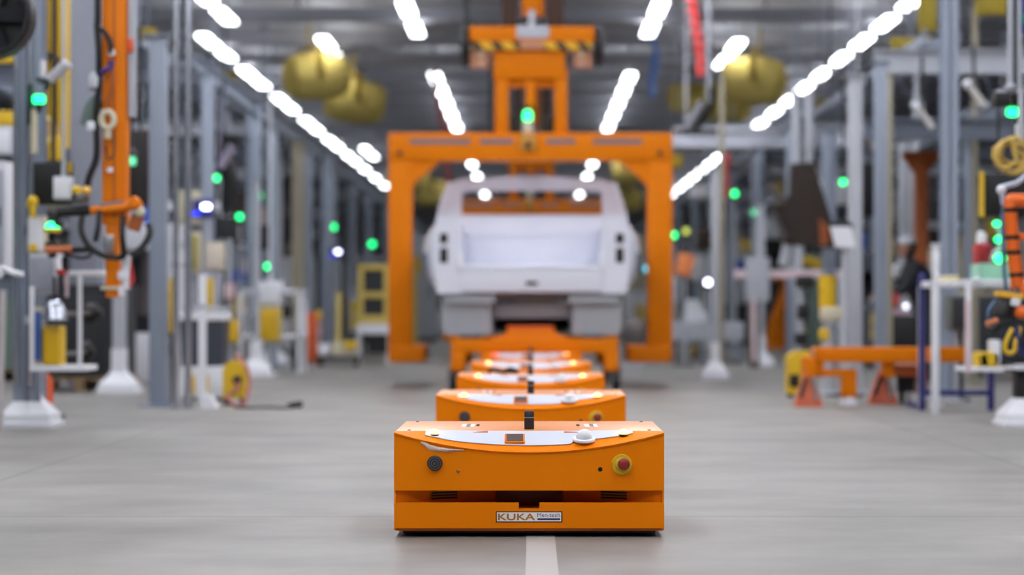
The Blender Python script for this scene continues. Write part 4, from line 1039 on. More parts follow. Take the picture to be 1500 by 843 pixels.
MB().span((X(1164, d), d+.0, 0), (X(1188, d), d+.14, .02)).build('base', DARK, r)
for a, b, c, e in ((1166, 1192, 404, 422), (1168, 1184, 446, 468), (1164, 1182, 488, 506)):
    MB().span((X(a, d), d-.06, Z(e, d)), (X(b, d), d+.06, Z(c, d)), bev=.025).build('valve', BLACK, r)
# small trolley
d = 31.0
r = thing('tool_trolley', (X(495, d), d, 0), 'low tool trolley with white and yellow boxes left of the lifting frame', 'trolley')
MB().span((X(463, d), d, .1), (X(524, d), d+.6, .15), bev=.01).build('deck', DARK, r)
MB().span((X(465, d), d+.05, .15), (X(482, d), d+.4, Z(505, d)), bev=.05).build('white_drum', WHITE, r)
MB().span((X(485, d), d+.05, .15), (X(518, d), d+.4, Z(502, d)), bev=.01).build('cream_box', CREAM, r)
MB().span((X(504, d), d, Z(512, d)), (X(522, d), d+.35, Z(500, d)), bev=.02).build('yellow_box', YELLOW, r)
MB().span((X(491, d), d+.1, .15), (X(498, d), d+.2, Z(428, d)), bev=.01).build('yellow_upright', mat('light_yellow', (206, 186, 110), .5), r)
for px in (467, 520):
    for y in (d+.1, d+.5): MB().cyl((X(px, d)-.02, y, .05), (X(px, d)+.02, y, .05), .05, seg=14).build('wheel', BLACK, r)
# yellow machine frame next to the lifting frame
d = 33.0
r = thing('yellow_machine', (X(545, d), d, 0), 'yellow framed machine with dark windows just left of the lifting frame', 'machine')
for a, b in ((524, 532), (562, 570)): MB().span((X(a, d), d, Z(475, d)), (X(b, d), d+.1, Z(388, d)), bev=.01).build('upright', mat('light_yellow2', (206, 180, 92), .5), r)
for a, b in ((388, 396), (428, 437), (462, 475)): MB().span((X(524, d), d-.01, Z(b, d)), (X(570, d), d+.11, Z(a, d)), bev=.01).build('rail', mat('light_yellow2', (214, 184, 90), .5), r)
for a, b in ((396, 428), (437, 462)): MB().span((X(531, d), d+.05, Z(b, d)), (X(563, d), d+.3, Z(a, d))).build('window', DARK, r)
MB().span((X(522, d), d-.05, Z(490, d)), (X(572, d), d+.5, Z(475, d)), bev=.015).build('white_counter', WHITE, r)
MB().span((X(538, d), d, Z(518, d)), (X(568, d), d+.45, Z(490, d))).build('dark_drawer', BLACK, r)
for px in (525, 569): MB().span((X(px-3, d), d, 0), (X(px+3, d), d+.4, Z(490, d))).build('leg', WHITE, r)
# dark hanging tools
def hanging_tool(name, pts, d, rad, m, label, cat, top=None):
    p0 = P(*pts[0], d); r = thing(name, P(*pts[-1], d), label, cat)
    MB().tube([P(a, b, d) for a, b in pts], rad, seg=14).build('arm', m, r)
    e = P(*pts[-1], d)
    MB().lathe(e-Vector((0, 0, .1)), (0, 0, 1), [(.02, 0), (rad[-1]*.9 if isinstance(rad, tuple) else rad, .04), (rad[-1] if isinstance(rad, tuple) else rad, .16), (.03, .2)], 14).build('gripper_head', DARK, r)
    MB().cyl(p0, (p0.x, d, top or HC), .025, seg=10).build('drop_rod', STEEL2, r)
    return r
hanging_tool('dark_hanging_tool', [(328, 195), (322, 215), (330, 240), (336, 262), (334, 290), (332, 305)], 25.5, (.13, .07), BLACK, 'large dark tool arm hanging in the left bays behind a green lamp', 'tool', 3.5)
m = MB().cyl(P(322, 246, 25.2), P(338, 218, 25.2), .05, seg=14); m.cyl(P(336, 221, 25.2), P(341, 214, 25.2), .055, seg=14)
m.tube([P(326, 240, 25.2), P(320, 225, 25.2), P(322, 200, 25.2), P(322, 140, 25.2)], .014)
tag(m.build('hanging_tube_lamp', mat('lilac_grey_metal', (170, 164, 186), .35, metal=.4), origin=P(330, 230, 25.2)), 'pale lilac-grey tilted tube lamp in front of the dark hanging tool', 'lamp')
hanging_tool('dark_hanging_manipulator', [(388, 150), (391, 170), (404, 200), (410, 240), (406, 290)], 36, (.1, .06), DARK, 'dark tool arm hanging behind the post with the green lamps', 'tool', 3.5)

# ---- yellow drum fans --------------------------------------------------------
def drum_fan():
    r = thing('drum_fan', (0, 0, 0), 'x', 'fan', 'yellow ceiling fans')
    MB().lathe((-.62, 0, 0), (1, 0, 0), [(.36, 0), (.42, .04), (.47, .2), (.485, .45), (.485, .70), (.46, .95), (.41, 1.15), (.36, 1.2), (.34, 1.2), (.43, .9), (.45, .5), (.42, .2), (.34, .02)], 36).build('drum', YELLOWF, r)
    m = MB()
    for q in (.08, .16, .24, .32, .37):
        m.lathe((-.62-.10*(1-(q/.4)**2), 0, 0), (1, 0, 0), [(q, -.008), (q+.01, 0), (q, .008), (q-.01, 0), (q, -.008)], 28)
    for k in range(16):
        a = 2*PI*k/16
        m.tube([(-.62-.10*(1-(q/.4)**2), q*math.cos(a), q*math.sin(a)) for q in (.05, .12, .22, .32, .39)], .009, seg=6, smooth=2)
    m.build('grille', YELLOWF, r)
    m = MB()
    for k in range(4):
        a = 2*PI*k/4
        m.box((-.05,   .2*math.cos(a), .2*math.sin(a)), (.02, .3, .17), (a, .0, 0))
    m.lathe((-.15, 0, 0), (1, 0, 0), [(.09, 0), (.1, .04), (.1, .3), (.06, .34)], 18)
    m.build('blade', mat('ochre_blade', (170, 140, 50), .5), r)
    m = MB().span((-.2, -.56, -.03), (-.06, -.52, .03)).span((-.2, .52, -.03), (-.06, .56, .03)).span((-.2, -.56, .55), (-.06, .56, .6)).span((-.2, -.56, 0), (-.06, -.53, .6)).span((-.2, .53, 0), (-.06, .56, .6))
    m.cyl((-.13, 0, .58), (-.13, 0, 1.1), .03, seg=12)
    m.build('bracket', mat('dark_ochre', (150, 124, 30), .5), r)
    return r
fan = drum_fan()
for i, (px, py, d, rz, lab) in enumerate([(466, 112, 40, .45, 'yellow drum fan at the upper left, the higher of the two left fans'), (522, 149, 43, .35, 'yellow drum fan at the upper left, the lower one next to the lifting frame'),
        (1100, 119, 40, PI-.3, 'large yellow drum fan at the upper right, beneath the lit light pair'), (1020, 142, 50, .1, 'small yellow fan at the upper right behind the dark slanted arm'), (1062, 152, 52, PI-.5, 'small pale yellow fan at the upper right below the large yellow fan'),
        (600, 262, 66, .3, 'far yellow fan beside the upper left corner inside the lifting frame'), (636, 283, 74, .2, 'far yellow fan left of the cab roof of the pickup body'), (925, 250, 66, PI-.3, 'far yellow fan inside the upper right corner of the lifting frame'), (915, 292, 78, PI-.2, 'far yellow fan right of the cab window of the pickup body')]):
    p = P(px, py, d)
    o = fan if i == 0 else dup(fan, p, lab, rz)
    o.location = p; o.rotation_euler = (0, .08*(1 if i % 2 else -1), rz); o['label'] = lab; o.scale = (.9,)*3
# red and blue hoses
def coil_hose(pts, d0, d1, r0, m, label, wob=.03):
    ps = []
    n_ = len(pts)
    for i, (a, b) in enumerate(pts): ps.append(P(a, b, d0+(d1-d0)*i/(n_-1)))
    dn = []
    for i in range(len(ps)-1):
        for k in range(10):
            t = k/10; q = ps[i].lerp(ps[i+1], t); ph = (i*10+k)*1.25
            dn.append(q+Vector((wob*math.cos(ph), wob*math.sin(ph), 0)))
    dn.append(ps[-1])
    o = MB().tube(dn, r0, seg=8, smooth=2)
    o.cyl(ps[-1]-Vector((0, 0, r0*6)), ps[-1], r0*1.3, seg=12)
    return tag(o.build('hanging_air_hose', m, origin=ps[-1]), label, 'hose')
coil_hose([(1008, -60), (1012, -10), (1017, 25), (1022, 55), (1026, 82)], 30, 30, .045, REDH, 'red spiral air hose hanging at the top, right of the lifting frame', .04)
coil_hose([(958, -5), (960, 80), (958, 100), (955, 118)], 40, 40, .05, mat('blue_hose_rubber', (110, 150, 226), .4), 'blue air hose hanging between the two light rows right of the lifter', .04)
coil_hose([(636, 100), (642, 150), (648, 180), (656, 195), (657, 260)], 44, 44, .05, mat('faded_red_hose', (205, 90, 90), .5), 'faded red air hose hanging behind the left end of the lifting beam', .04)
coil_hose([(1064, 228), (1064, 240), (1063, 258)], 36, 36, .06, REDH, 'short red air hose hanging by the tan pole below the galvanised truss', .02)
# dark slanted arm with bar, upper right
d = 31
r = thing('hanging_manipulator', P(1020, 196, d), 'dark slanted arm with a black cross bar resting on the galvanised truss', 'arm')
MB().cyl(P(1004, 190, d), P(1030, 150, d), .07, seg=14).build('strut', mat('mid_grey_metal', (140, 140, 146), .4, metal=.3), r)
MB().tube([P(1018, 192, d+.1), P(1034, 168, d+.1), P(1042, 150, d+.1), P(1042, 128, d+.1)], .05).build('black_arm', BLACK, r)
MB().span((X(988, d), d, Z(198, d)), (X(1052, d), d+.12, Z(189, d)), bev=.02).build('cross_bar', BLACK, r)
MB().cyl(P(1038, 150, d+.1), (X(1038, d), d+.1, HC), .03, seg=10).build('drop_rod', LGREY, r)

# ---- right side --------------------------------------------------------------
# orange bent arm in front
d = 13.4
r = thing('bent_tube_manipulator', P(1480, 430, d), 'bright orange bent tube arm with black bands entering from the right edge', 'tool arm')
OB = mat('bright_orange_tube', (238, 108, 28), .4)
MB().tube([P(1560, 292, d), P(1500, 294, d), P(1482, 294, d), P(1480, 300, d), P(1480, 312, d), P(1484, 360, d), P(1489, 405, d), P(1492, 424, d), P(1500, 427, d), P(1560, 428, d)], .042, seg=16).build('tube', OB, r)
for y, x in ((308, 1480), (348, 1483), (370, 1485), (403, 1489)):
    MB().cyl(P(x, y+3, d), P(x-.3, y-3, d), .046, seg=16).build('band', BLACK, r)
MB().span(P(1488, 352, d-.02), P(1540, 342, d+.02), bev=.006).build('side_arm', OB, r)
MB().tube([P(1470, 300, d+.02), P(1468, 285, d), P(1467, 276, d), P(1476, 272, d), P(1490, 268, d), P(1505, 256, d)], .016).build('grey_hose', mat('pale_blue_hose', (186, 194, 214), .4), r)
MB().tube([P(1474, 425, d), P(1470, 380, d), P(1469, 330, d), P(1470, 300, d)], .012).build('blue_hose', mat('slate_blue_hose', (80, 110, 140), .4), r)
MB().ball(P(1467, 278, d), .03).build('elbow', WHITE, r)
MB().cyl(P(1556, 292, d), P(1556, 20, d), .05, seg=12).build('mast', OB, r)
# black tool with yellow top and hose loop
d = 13.2
r = thing('nut_runner', P(1475, 490, d), 'black powered tool with yellow top plate and yellow hose loop at the right edge', 'power tool')
MB().box(P(1478, 433, d), (.16, .1, .035), (0, .12, 0), bev=.01).build('yellow_plate', mat('amber_yellow', (236, 180, 50), .4), r)
m = MB().lathe(P(1466, 470, d), (.25, 0, 1), [(.02, 0), (.055, .02), (.06, .07), (.045, .1), (.04, .15)], 18); m.build('motor_body', BLACK, r)
MB().lathe(P(1486, 468, d+.03), (-.1, 0, 1), [(.03, 0), (.05, .02), (.05, .12), (.03, .14)], 16).build('second_motor', DARK, r)
MB().cyl(P(1462, 476, d-.03), P(1449, 486, d-.05), .026, seg=12).build('nozzle', BLACK, r)
MB().cyl(P(1445, 476, d-.03), P(1462, 470, d-.03), .022, seg=12).build('orange_plug', mat('brown_orange_grip', (196, 112, 66), .5), r)
MB().box(P(1487, 443, d-.03), (.06, .05, .05), (0, .2, 0), bev=.012).build('white_fitting', WHITE, r)
MB().tube([P(1483, 482, d-.02), P(1474, 500, d-.03), P(1472, 512, d-.03), P(1478, 518, d-.03), P(1486, 514, d-.03), P(1488, 500, d-.03), P(1494, 480, d)], .015).build('yellow_hose', YELLOW, r)
MB().tube([P(1490, 480, d-.02), P(1490, 500, d-.03), P(1496, 516, d-.03), P(1506, 522, d)], .014).build('blue_hose', BLUE, r)
MB().tube([P(1458, 440, d), P(1450, 452, d-.02), P(1447, 465, d-.02), P(1452, 478, d)], .010).build('thin_blue_hose', mat('slate_blue_hose', (80, 110, 140), .4), r)
MB().ball(P(1497, 458, d-.02), (.05, .04, .04)).build('orange_knob', OB, r)
MB().cyl(P(1490, 432, d+.03), P(1490, 422, 13.4), .02, seg=10).build('hanger', DARK, r)
# coiled yellow hose
d = 15.0
r = thing('hanging_hose_coil', P(1478, 252, d), 'coiled pale yellow hose hanging under the lamp at the right edge', 'hose')
for k, (cx, cy, rx, ry) in enumerate(((1480, 228, 22, 20), (1483, 224, 20, 18), (1478, 232, 20, 20), (1486, 228, 24, 22), (1474, 226, 15, 18))):
    MB().tube([P(cx+(rx+4*math.sin(3*t+k))*math.cos(t), cy-(ry+4*math.cos(2*t+k))*math.sin(t), d-.03*k) for t in [2*PI*q/14 for q in range(14)]], .014, closed=True).build('coil', mat('ochre_hose', (206, 174, 86), .5), r)
MB().cyl(P(1496, 210, d), P(1496, 130, d), .02, seg=10).build('hook_rod', LGREY, r)
# green lamp with cameras
d = 15.2
r = thing('camera_lamp', P(1483, 172, d), 'green lit lamp under two black cameras at the upper right edge', 'signal light')
MB().lathe(P(1483, 171, d), (0, 0, 1), [(.02, 0), (.042, .01), (.042, .05), (.03, .06), (0, .06)], 18).build('green_lamp', GLED, r)
MB().cyl(P(1483, 158, d), P(1479, 142, d), .018, seg=10).build('white_stem', CREAM, r)
for px in (1467, 1495): MB().span(P(px-9, 156, d-.1), P(px+8, 138, d+.05), bev=.015).build('camera', BLACK, r)
MB().span(P(1460, 136, d), P(1520, 132, d+.04), bev=.006).build('bar', LGREY, r)
MB().lathe(P(1480, 133, d), (0, 0, 1), [(.03, 0), (.04, .03), (.02, .05), (.015, .9)], 14).build('drop_rod', LGREY, r)
boxthing('white_valve_block', 1489, 1502, 182, 200, 15.1, .06, WHITE, 'small white valve block above the coiled yellow hose', 'valve', 'hang', LGREY, 'front')
d = 14.4
r = thing('canister', P(1506, 52, d), 'dark blue and teal canister hanging at the top right corner', 'canister')
MB().lathe(P(1508, 55, d), (0, 0, 1), [(.02, 0), (.05, .02), (.055, .06), (.055, .5)], 18).build('body', BLUE, r)
MB().lathe(P(1508, 36, d), (0, 0, 1), [(.056, 0), (.058, .01), (.058, .06), (.056, .07)], 18).build('teal_band', mat('teal_plastic', (20, 110, 110), .4), r)
MB().cyl(P(1508, 0, d), P(1508, -60, d), .015, seg=8).build('hanging_rod', DARK, r)
# monitor
d = 16.2
r = boxthing('wide_monitor', 1441, 1540, 254, 316, d, .07, BLACK, 'black monitor with a yellow edge bar behind the orange arm at the right edge', 'monitor', 'hang', BLACK, 'screen', sm=DARK)
MB().span(P(1436, 318, d), P(1440, 252, d+.04)).build('yellow_bar', YELLOW, r)
# white table with shelf
d = 16.4
table_frame(1370, 1560, 412, d+1.0, .6, WHITE, 'white tube-frame work table at the right edge holding the green box', legs_to=0, shelf=None)
d = 15.8
z0 = Z(545, d)
r = thing('side_cage', (X(1460, d), d, z0), 'white low tube cage fixed on the near side of the white work table', 'cage')
for px in (1418, 1560):
    MB().span((X(px-3.5, d), d-.015, z0), (X(px+5, d), d+.015, Z(410, d)), bev=.005).build('upright', WHITE, r)
MB().span((X(1414, d), d-.02, z0), (X(1564, d), d+.4, z0+.03), bev=.006).build('bottom_rail', WHITE, r)
MB().span((X(1414, d), d-.02, Z(416, d)), (X(1564, d), d+.5, Z(410, d)), bev=.006).build('top_rail', WHITE, r)
MB().span((X(1413, d), d-.03, z0), (X(1420, d), d-.01, Z(440, d))).build('pink_strip', PINKW, r)
MB().ball(P(1431, 411, d-.03), .022).build('knob', WLED if False else WHITE, r)
MB().cyl((X(1555, d), d+.35, 0), (X(1555, d), d+.35, z0+.02), .03, seg=10).build('support_leg', BLACK, r)
for a, b, c, e, m_, lab, cat, nm in ((1432, 1466, 486, 508, YELLOW, 'yellow box in the white cage at the right edge', 'box', 'yellow_box'), (1434, 1448, 515, 535, CREAM, 'small cream carton in the white cage', 'carton', 'small_carton'), (1455, 1466, 500, 540, WHITE, 'white upright box in the white cage', 'box', 'white_box')):
    o = boxthing(nm, a, b, c, e, d+.1, .2, m_, lab, cat, 'none', m_, 'front')
    zz = Z(e, d+.1)
    for ch in kids(o): ch.location.z -= zz-(z0+.03)
# things on the table
zt = Z(412, 17.4)
def on_table(o, zbot):
    for ch in kids(o): ch.location.z += zt-zbot
    return o
d = 17.5
on_table(boxthing('green_tray', 1434, 1490, 384, 410, d, .35, GREENP, 'pale green tray box on the white work table', 'box', 'none', mat('mint_panel', (160, 206, 184), .4), 'front'), Z(410, d))
d = 17.7
r = boxthing('red_extinguisher_box', 1432, 1452, 354, 384, d, .2, RED, 'dark red canister box with white top on the pale green tray', 'canister', 'none', mat('deep_red', (150, 30, 40), .4), 'front')
MB().lathe(P(1438, 354, d+.1), (0, 0, 1), [(.04, 0), (.045, .05), (.03, .09), (0, .1)], 16).build('white_cap', WHITE, r)
for ch in kids(r): ch.location.z += zt+(Z(384, 17.5)-Z(410, 17.5))-Z(384, d)
d = 17.3
r = thing('hanging_lit_tool', P(1467, 385, d), 'grey tool with bright green lamps behind the orange arm', 'tool')
MB().tube([P(1455, 382, d), P(1460, 370, d), P(1470, 360, d), P(1468, 345, d), P(1462, 330, d)], .03).build('body', LGREY, r)
for px, py, q in ((1465, 379, .05), (1463, 351, .035), (1460, 328, .03)): MB().ball(P(px, py, d-.04), (q, .03, q*.7)).build('green_lamp', GLED, r)
MB().cyl(P(1462, 330, d), P(1462, 150, d), .012, seg=8).build('drop_cable', DARK, r)
d = 17.6
r = boxthing('paper_stack', 1380, 1405, 403, 411, d, .25, CREAM, 'stack of cream papers at the near corner of the white work table', 'paper stack', 'none', mat('yellow_paper', (214, 196, 140), .6), 'sheet')
on_table(r, Z(411, d))
d = 19.2
boxthing('grey_drum', 1392, 1420, 432, 486, d, .3, mat('dim_grey_green', (96, 104, 100), .5), 'dark grey drum on a stand below the white work table', 'drum', 'floor', DARK, 'front')
boxthing('dark_gearbox', 1398, 1424, 440, 482, 19.6, .2, BLACK, 'black gearbox seen through the legs of the white work table', 'gearbox', 'floor', sm=DARK)
# white post under the table and blue stand
d = 17.9
r = thing('blue_stand', (X(1400, d), d, 0), 'navy blue tube stand between the orange trolley and the white work table', 'stand')
MB().span((X(1346, d), d-.025, 0), (X(1355, d), d+.025, Z(400, d)), bev=.008).build('tall_leg', BLUE, r)
MB().span((X(1447, d), d-.03, 0), (X(1456, d), d+.03, Z(540, d)), bev=.008).build('short_leg', BLUE, r)
MB().span((X(1352, d), d-.02, Z(580, d)), (X(1450, d), d+.02, Z(572, d)), bev=.008).build('cross_rail', BLUE, r)
MB().span((X(1448, d), d-.03, Z(545, d)), (X(1456, d), d+.7, Z(538, d)), bev=.006).build('side_rail', BLUE, r)
MB().cyl((X(1352, d), d, .02), (X(1352, d), d+.7, .02), .02, seg=10).build('floor_rail', BLUE, r)
steel_post(X(1371, 18.6), 18.6, .055, Z(360, 18.6), WHITE, 'white square post between the navy stand and the white work table', footm=WHITE)
# orange trolley
d = 18.9
r = thing('orange_trolley', (X(1300, d), d, 0), 'long low orange beam trolley on orange feet in front of the worker', 'trolley')
MB().span((X(1190, d), d-.09, Z(531, d)), (X(1413, d), d+.09, Z(509, d)), bev=.012).build('long_beam', ORANGE_D, r)
MB().lathe(P(1192, 519, d-.09), (-1, 0, 0), [(.05, 0), (.06, .02), (.03, .03), (0, .03)], 16).build('end_cap', mat('dusty_orange', (190, 130, 96), .5), r)
MB().span((X(1192, d), d-.07, Z(552, d)), (X(1206, d), d+.07, Z(530, d)), bev=.01).build('end_bracket', ORANGE_D, r)
MB().span((X(1205, d), d-.07, Z(552, d)), (X(1254, d), d+.07, Z(541, d)), bev=.01).build('lower_arm', ORANGE_D, r)
MB().span((X(1232, d), d-.06, Z(582, d)), (X(1254, d), d+.06, Z(548, d)), bev=.01).build('leg', ORANGE_D, r)
MB().lathe((X(1243, d), d, 0), (0, 0, 1), [(.08, 0), (.08, .03), (.06, .05), (.06, Z(581, d))], 18).build('white_foot', WHITE, r)
for px in (1185, 1294):
    dd = d-.35 if px == 1185 else d+.2
    k = MB().prism([P(px-22, 0, dd).xzy if False else (X(px-21, dd), dd, 0), (X(px+21, dd), dd, 0), (X(px+19, dd), dd, .05), (X(px+9, dd), dd, .22), (X(px+3, dd), dd, .29), (X(px-5, dd), dd, .29), (X(px-19, dd), dd, .05)], (0, .1, 0)).build('stabiliser', mat('salmon_orange', (226, 118, 86), .5), r, smooth=0)
    MB().cyl((X(px+11, dd), dd-.02, .06), (X(px+5, dd), dd-.02, .26), .018, seg=10).build('silver_strut', SILVER, k)
    MB().cyl((X(px-13, dd), dd-.02, .08), (X(px-5, dd), dd-.02, .25), .016, seg=10).build('dark_strut', DARK, k)
    MB().span((X(px+3, dd)-.04, min(dd, d)-.02, .24), (X(px+3, dd)+.04, max(dd, d)+.02, .42), bev=.008).build('link', ORANGE_D, k)
MB().span((X(1310, d), d+.05, Z(552, d)), (X(1360, d), d+.6, Z(536, d)), bev=.01).build('rear_plate', mat('brown_orange_paint', (178, 84, 24), .5), r)
MB().span((X(1352, d), d+.3, Z(580, d)), (X(1368, d), d+.4, Z(548, d)), bev=.01).build('rear_leg', mat('brown_orange_paint', (178, 84, 24), .5), r)
for px in (1332, 1344):
    MB().cyl((X(px, d)-.02, d+.4, .06), (X(px, d)+.02, d+.4, .06), .06, seg=16).build('wheel', BLACK if px == 1332 else WHITE, r)
MB().span((X(1325, d), d+.35, .1), (X(1350, d), d+.45, Z(548, d))).build('wheel_fork', DARK, r)
# yellow post with white head and yellow-black blocks
d = 21.0
r = thing('yellow_column', (X(1212, d), d, 0), 'thick yellow column over a white actuator behind the left end of the orange trolley', 'column')
MB().lathe((X(1212, d), d, Z(452, d)), (0, 0, 1), [(.08, 0), (.085, .02), (.085, Z(404, d)-Z(452, d))], 20).build('yellow_sleeve', YELLOW, r)
MB().span((X(1201, d), d-.1, Z(470, d)), (X(1232, d), d+.1, Z(450, d)), bev=.03).build('white_actuator', CREAM, r)
MB().lathe(P(1216, 480, d), (0, 0, 1), [(.05, 0), (.08, .03), (.08, .1)], 16).build('grey_motor', LGREY, r)
MB().span((X(1200, d), d-.08, Z(498, d)), (X(1213, d), d+.06, Z(482, d)), bev=.01).build('yellow_block', YELLOW, r)
MB().cyl((X(1212, d), d, .02), (X(1212, d), d, Z(480, d)), .06, seg=16).build('stem', LGREY, r)
MB().lathe((X(1212, d), d, 0), (0, 0, 1), [(.2, 0), (.2, .025), (.07, .04)], 20).build('base', LGREY, r)
d = 20.4
r = thing('yellow_bumper', (X(1170, d), d, 0), 'yellow and black floor bumper left of the orange trolley', 'bumper')
MB().prism([(X(1155, d), d, .04), (X(1190, d), d, .04), (X(1190, d), d, Z(515, d)), (X(1166, d), d, Z(515, d)), (X(1155, d), d, Z(524, d))], (0, .3, 0)).build('body', YELLOW, r, smooth=0)
MB().span((X(1156, d), d-.02, .1), (X(1171, d), d+.05, .22), bev=.015).build('black_pad', BLACK, r)
m = MB()
for px in (1160, 1186): m.cyl((X(px, d), d+.15, 0), (X(px, d), d+.15, .05), .03, seg=10)
m.build('foot', BLACK, r)
boxthing('yellow_floor_block', 1016, 1042, 508, 526, 36, .4, YELLOW, 'small yellow block on the floor beyond the slim white post', 'block', 'floor', DARK, 'black_panel')
# barrier and grey control post
d = 30.4
r = thing('barrier', (X(1160, d), d, 0), 'long pink and white barrier arm held by a grey post', 'barrier')
MB().span((X(1075, d), d-.04, Z(408, d)), (X(1240, d), d+.04, Z(396, d)), bev=.01).build('arm', PINKW, r)
MB().span((X(1092, d), d-.12, Z(442, d)), (X(1126, d), d-.05, Z(378, d)), bev=.02).build('grey_housing', LGREY, r)
MB().cyl((X(1232, d), d, .02), (X(1232, d), d, Z(400, d)), .05, seg=14).build('end_post', LGREY, r)
MB().span((X(1096, d), d-.1, 0), (X(1112, d), d+.1, Z(440, d)), bev=.01).build('housing_leg', GUN, r)
MB().span((X(1100, d), d-.12, .1), (X(1106, d), d-.1, Z(440, d))).build('pink_rod', PINKW, r)
# dark tilted board
d = 26.3
r = thing('tilted_board', P(1170, 345, d), 'large dark brown tilted board hanging above the barrier on the right', 'board')
MB().prism([P(1160, 240, d), P(1192, 238, d), P(1205, 280, d), P(1226, 345, d), P(1222, 364, d), P(1150, 358, d), P(1134, 305, d), P(1158, 285, d)], (0, .25, 0)).build('board', BROWN, r, smooth=0)
MB().prism([P(1200, 318, d-.02), P(1214, 335, d-.02), P(1214, 358, d-.02), P(1202, 360, d-.02)], (0, .2, 0)).build('brown_side', RUST, r, smooth=0)
for a, b in (((1126, 270), (1148, 300)), ((1132, 310), (1152, 350))):
    MB().cyl(P(*a, d-.1), P(*b, d-.1), .04, seg=14).build('grey_tube', GUN, r)
MB().cyl(P(1158, 350, d+.1), P(1150, 390, d+.1), .08, seg=14).build('lower_stem', LGREY, r)
for px in (1166, 1186): MB().cyl(P(px, 242, d+.1), (X(px, d), d+.1, 3.45), .05, seg=12).build('hanging_post', LGREY, r)
# tilted white screen
d = 20.6
r = thing('white_tablet', P(1236, 362, d), 'tilted white screen with dark rear hood above the yellow column', 'screen')
MB().prism([P(1217, 332, d), P(1246, 332, d), P(1254, 362, d), P(1224, 362, d)], (0, .05, 0)).build('white_face', WHITE, r, smooth=0)
MB().prism([P(1212, 324, d+.06), P(1244, 324, d+.06), P(1252, 334, d+.06), P(1216, 334, d+.06)], (0, .12, 0)).build('dark_hood', DARK, r, smooth=0)
MB().cyl((X(1240, d), d+.12, .02), (X(1240, d), d+.12, Z(340, d)), .03, seg=12).build('stand', LGREY, r)
MB().lathe((X(1240, d), d+.12, 0), (0, 0, 1), [(.2, 0), (.2, .02), (.03, .04)], 16).build('base', DARK, r)
# brown-orange gantry
d = 26.0
r = thing('jib_crane', (X(1350, d), d, 0), 'brown-orange jib crane with flat arm behind the worker', 'crane')
MB().span((X(1340, d), d-.1, .02), (X(1358, d), d+.1, Z(232, d)), bev=.015).build('column', RUST, r)
MB().span((X(1322, d), d-.08, Z(234, d)), (X(1398, d), d+.08, Z(222, d)), bev=.012).build('arm', RUST, r)
for s in (-1, 1): MB().prism([(X(1349+s*9, d), d-.03, Z(234, d)), (X(1349+s*24, d), d-.03, Z(234, d)), (X(1349+s*9, d), d-.03, Z(255, d))], (0, .06, 0)).build('gusset', RUST, r, smooth=0)
MB().span((X(1330, d), d-.25, 0), (X(1368, d), d+.25, .03)).build('base_plate', RUST, r)
# tilted tube lamps under the canopy
for px, py, d, lab in ((1352, 172, 23.0, 'pale tilted tube lamp under the right station beams, the middle of three'), (1428, 140, 22.0, 'pale tilted tube lamp under the right station beams, nearest the tall post'), (1272, 206, 23.5, 'pale tilted tube lamp on the tan striped post, lowest of three')):
    r = thing('hanging_tube_lamp', P(px, py, d), lab, 'lamp')
    MB().cyl(P(px-10, py-16, d), P(px+14, py+16, d), .035, seg=14).build('tube', mat('warm_white_metal', (204, 200, 196), .35), r)
    MB().ball(P(px-11, py-17, d), .05).build('cap', WHITE, r)
    MB().tube([P(px, py, d), P(px+2, py-20, d+.05), (X(px, d), d+.05, Z(py-40, d)), (X(px, d), d+.05, 3.5 if Z(py-40, d) < 3.4 else 4.2)], .018).build('hanger', DARK, r)
# yellow tags at the upper right
for a, b, c, e, d, lab in ((1305, 1365, 55, 72, 26, 'flat yellow sign plate at the upper right, the wide low one'), (1345, 1372, -30, 46, 25, 'upright yellow hanging guide at the upper right'), (1430, 1475, -20, 22, 24, 'dull yellow plate at the top, right of the tall post'), (1196, 1236, 146, 158, 37, 'dull yellow plate under the right light row, upper'), (1190, 1214, 168, 184, 38, 'dull yellow plate under the right light row, lower')):
    boxthing('yellow_plate', a, b, c, e, d, .05, mat('dull_yellow', (168, 146, 26), .6), lab, 'sign', 'hang', mat('dull_yellow_face', (150, 130, 20), .6), 'face', sm=STEEL2)
for a, b, c, e, d, lab in ((202, 228, 40, 58, 24, 'dull yellow plate high behind the orange hoist mast'), (312, 348, 104, 118, 38, 'dull yellow plate under the left light row, upper'), (372, 396, 160, 176, 42, 'dull yellow plate under the left light row, lower'), (390, 412, 222, 238, 44, 'dull yellow plate among the left posts')):
    boxthing('yellow_plate', a, b, c, e, d, .05, mat('dull_yellow', (168, 146, 26), .6), lab, 'sign', 'hang', mat('dull_yellow_face', (150, 130, 20), .6), 'face', sm=STEEL2)
# white machine and bench right of the lifting frame
d = 34
r = thing('white_machine', (X(1020, d), d, 0), 'white stepped machine on a long pale bench right of the lifting frame', 'machine')
MB().span((X(975, d), d, Z(500, d)), (X(1090, d), d+.8, Z(472, d)), bev=.02).build('bench', LGREY, r)
MB().span((X(1003, d), d+.1, Z(474, d)), (X(1036, d), d+.6, Z(458, d)), bev=.02).build('lower_housing', WHITE, r)
MB().prism([(X(1006, d), d+.15, Z(460, d)), (X(1034, d), d+.15, Z(460, d)), (X(1026, d), d+.15, Z(440, d)), (X(1008, d), d+.15, Z(438, d))], (0, .4, 0)).build('upper_housing', WHITE, r, smooth=0)
for px in (980, 1030, 1085): MB().span((X(px-3, d), d+.1, 0), (X(px+3, d), d+.6, Z(498, d)), bev=.01).build('leg', STEEL, r)
d = 31.5
r = thing('orange_card', P(1003, 404, d), 'tilted orange card just right of the lifting frame column', 'card')
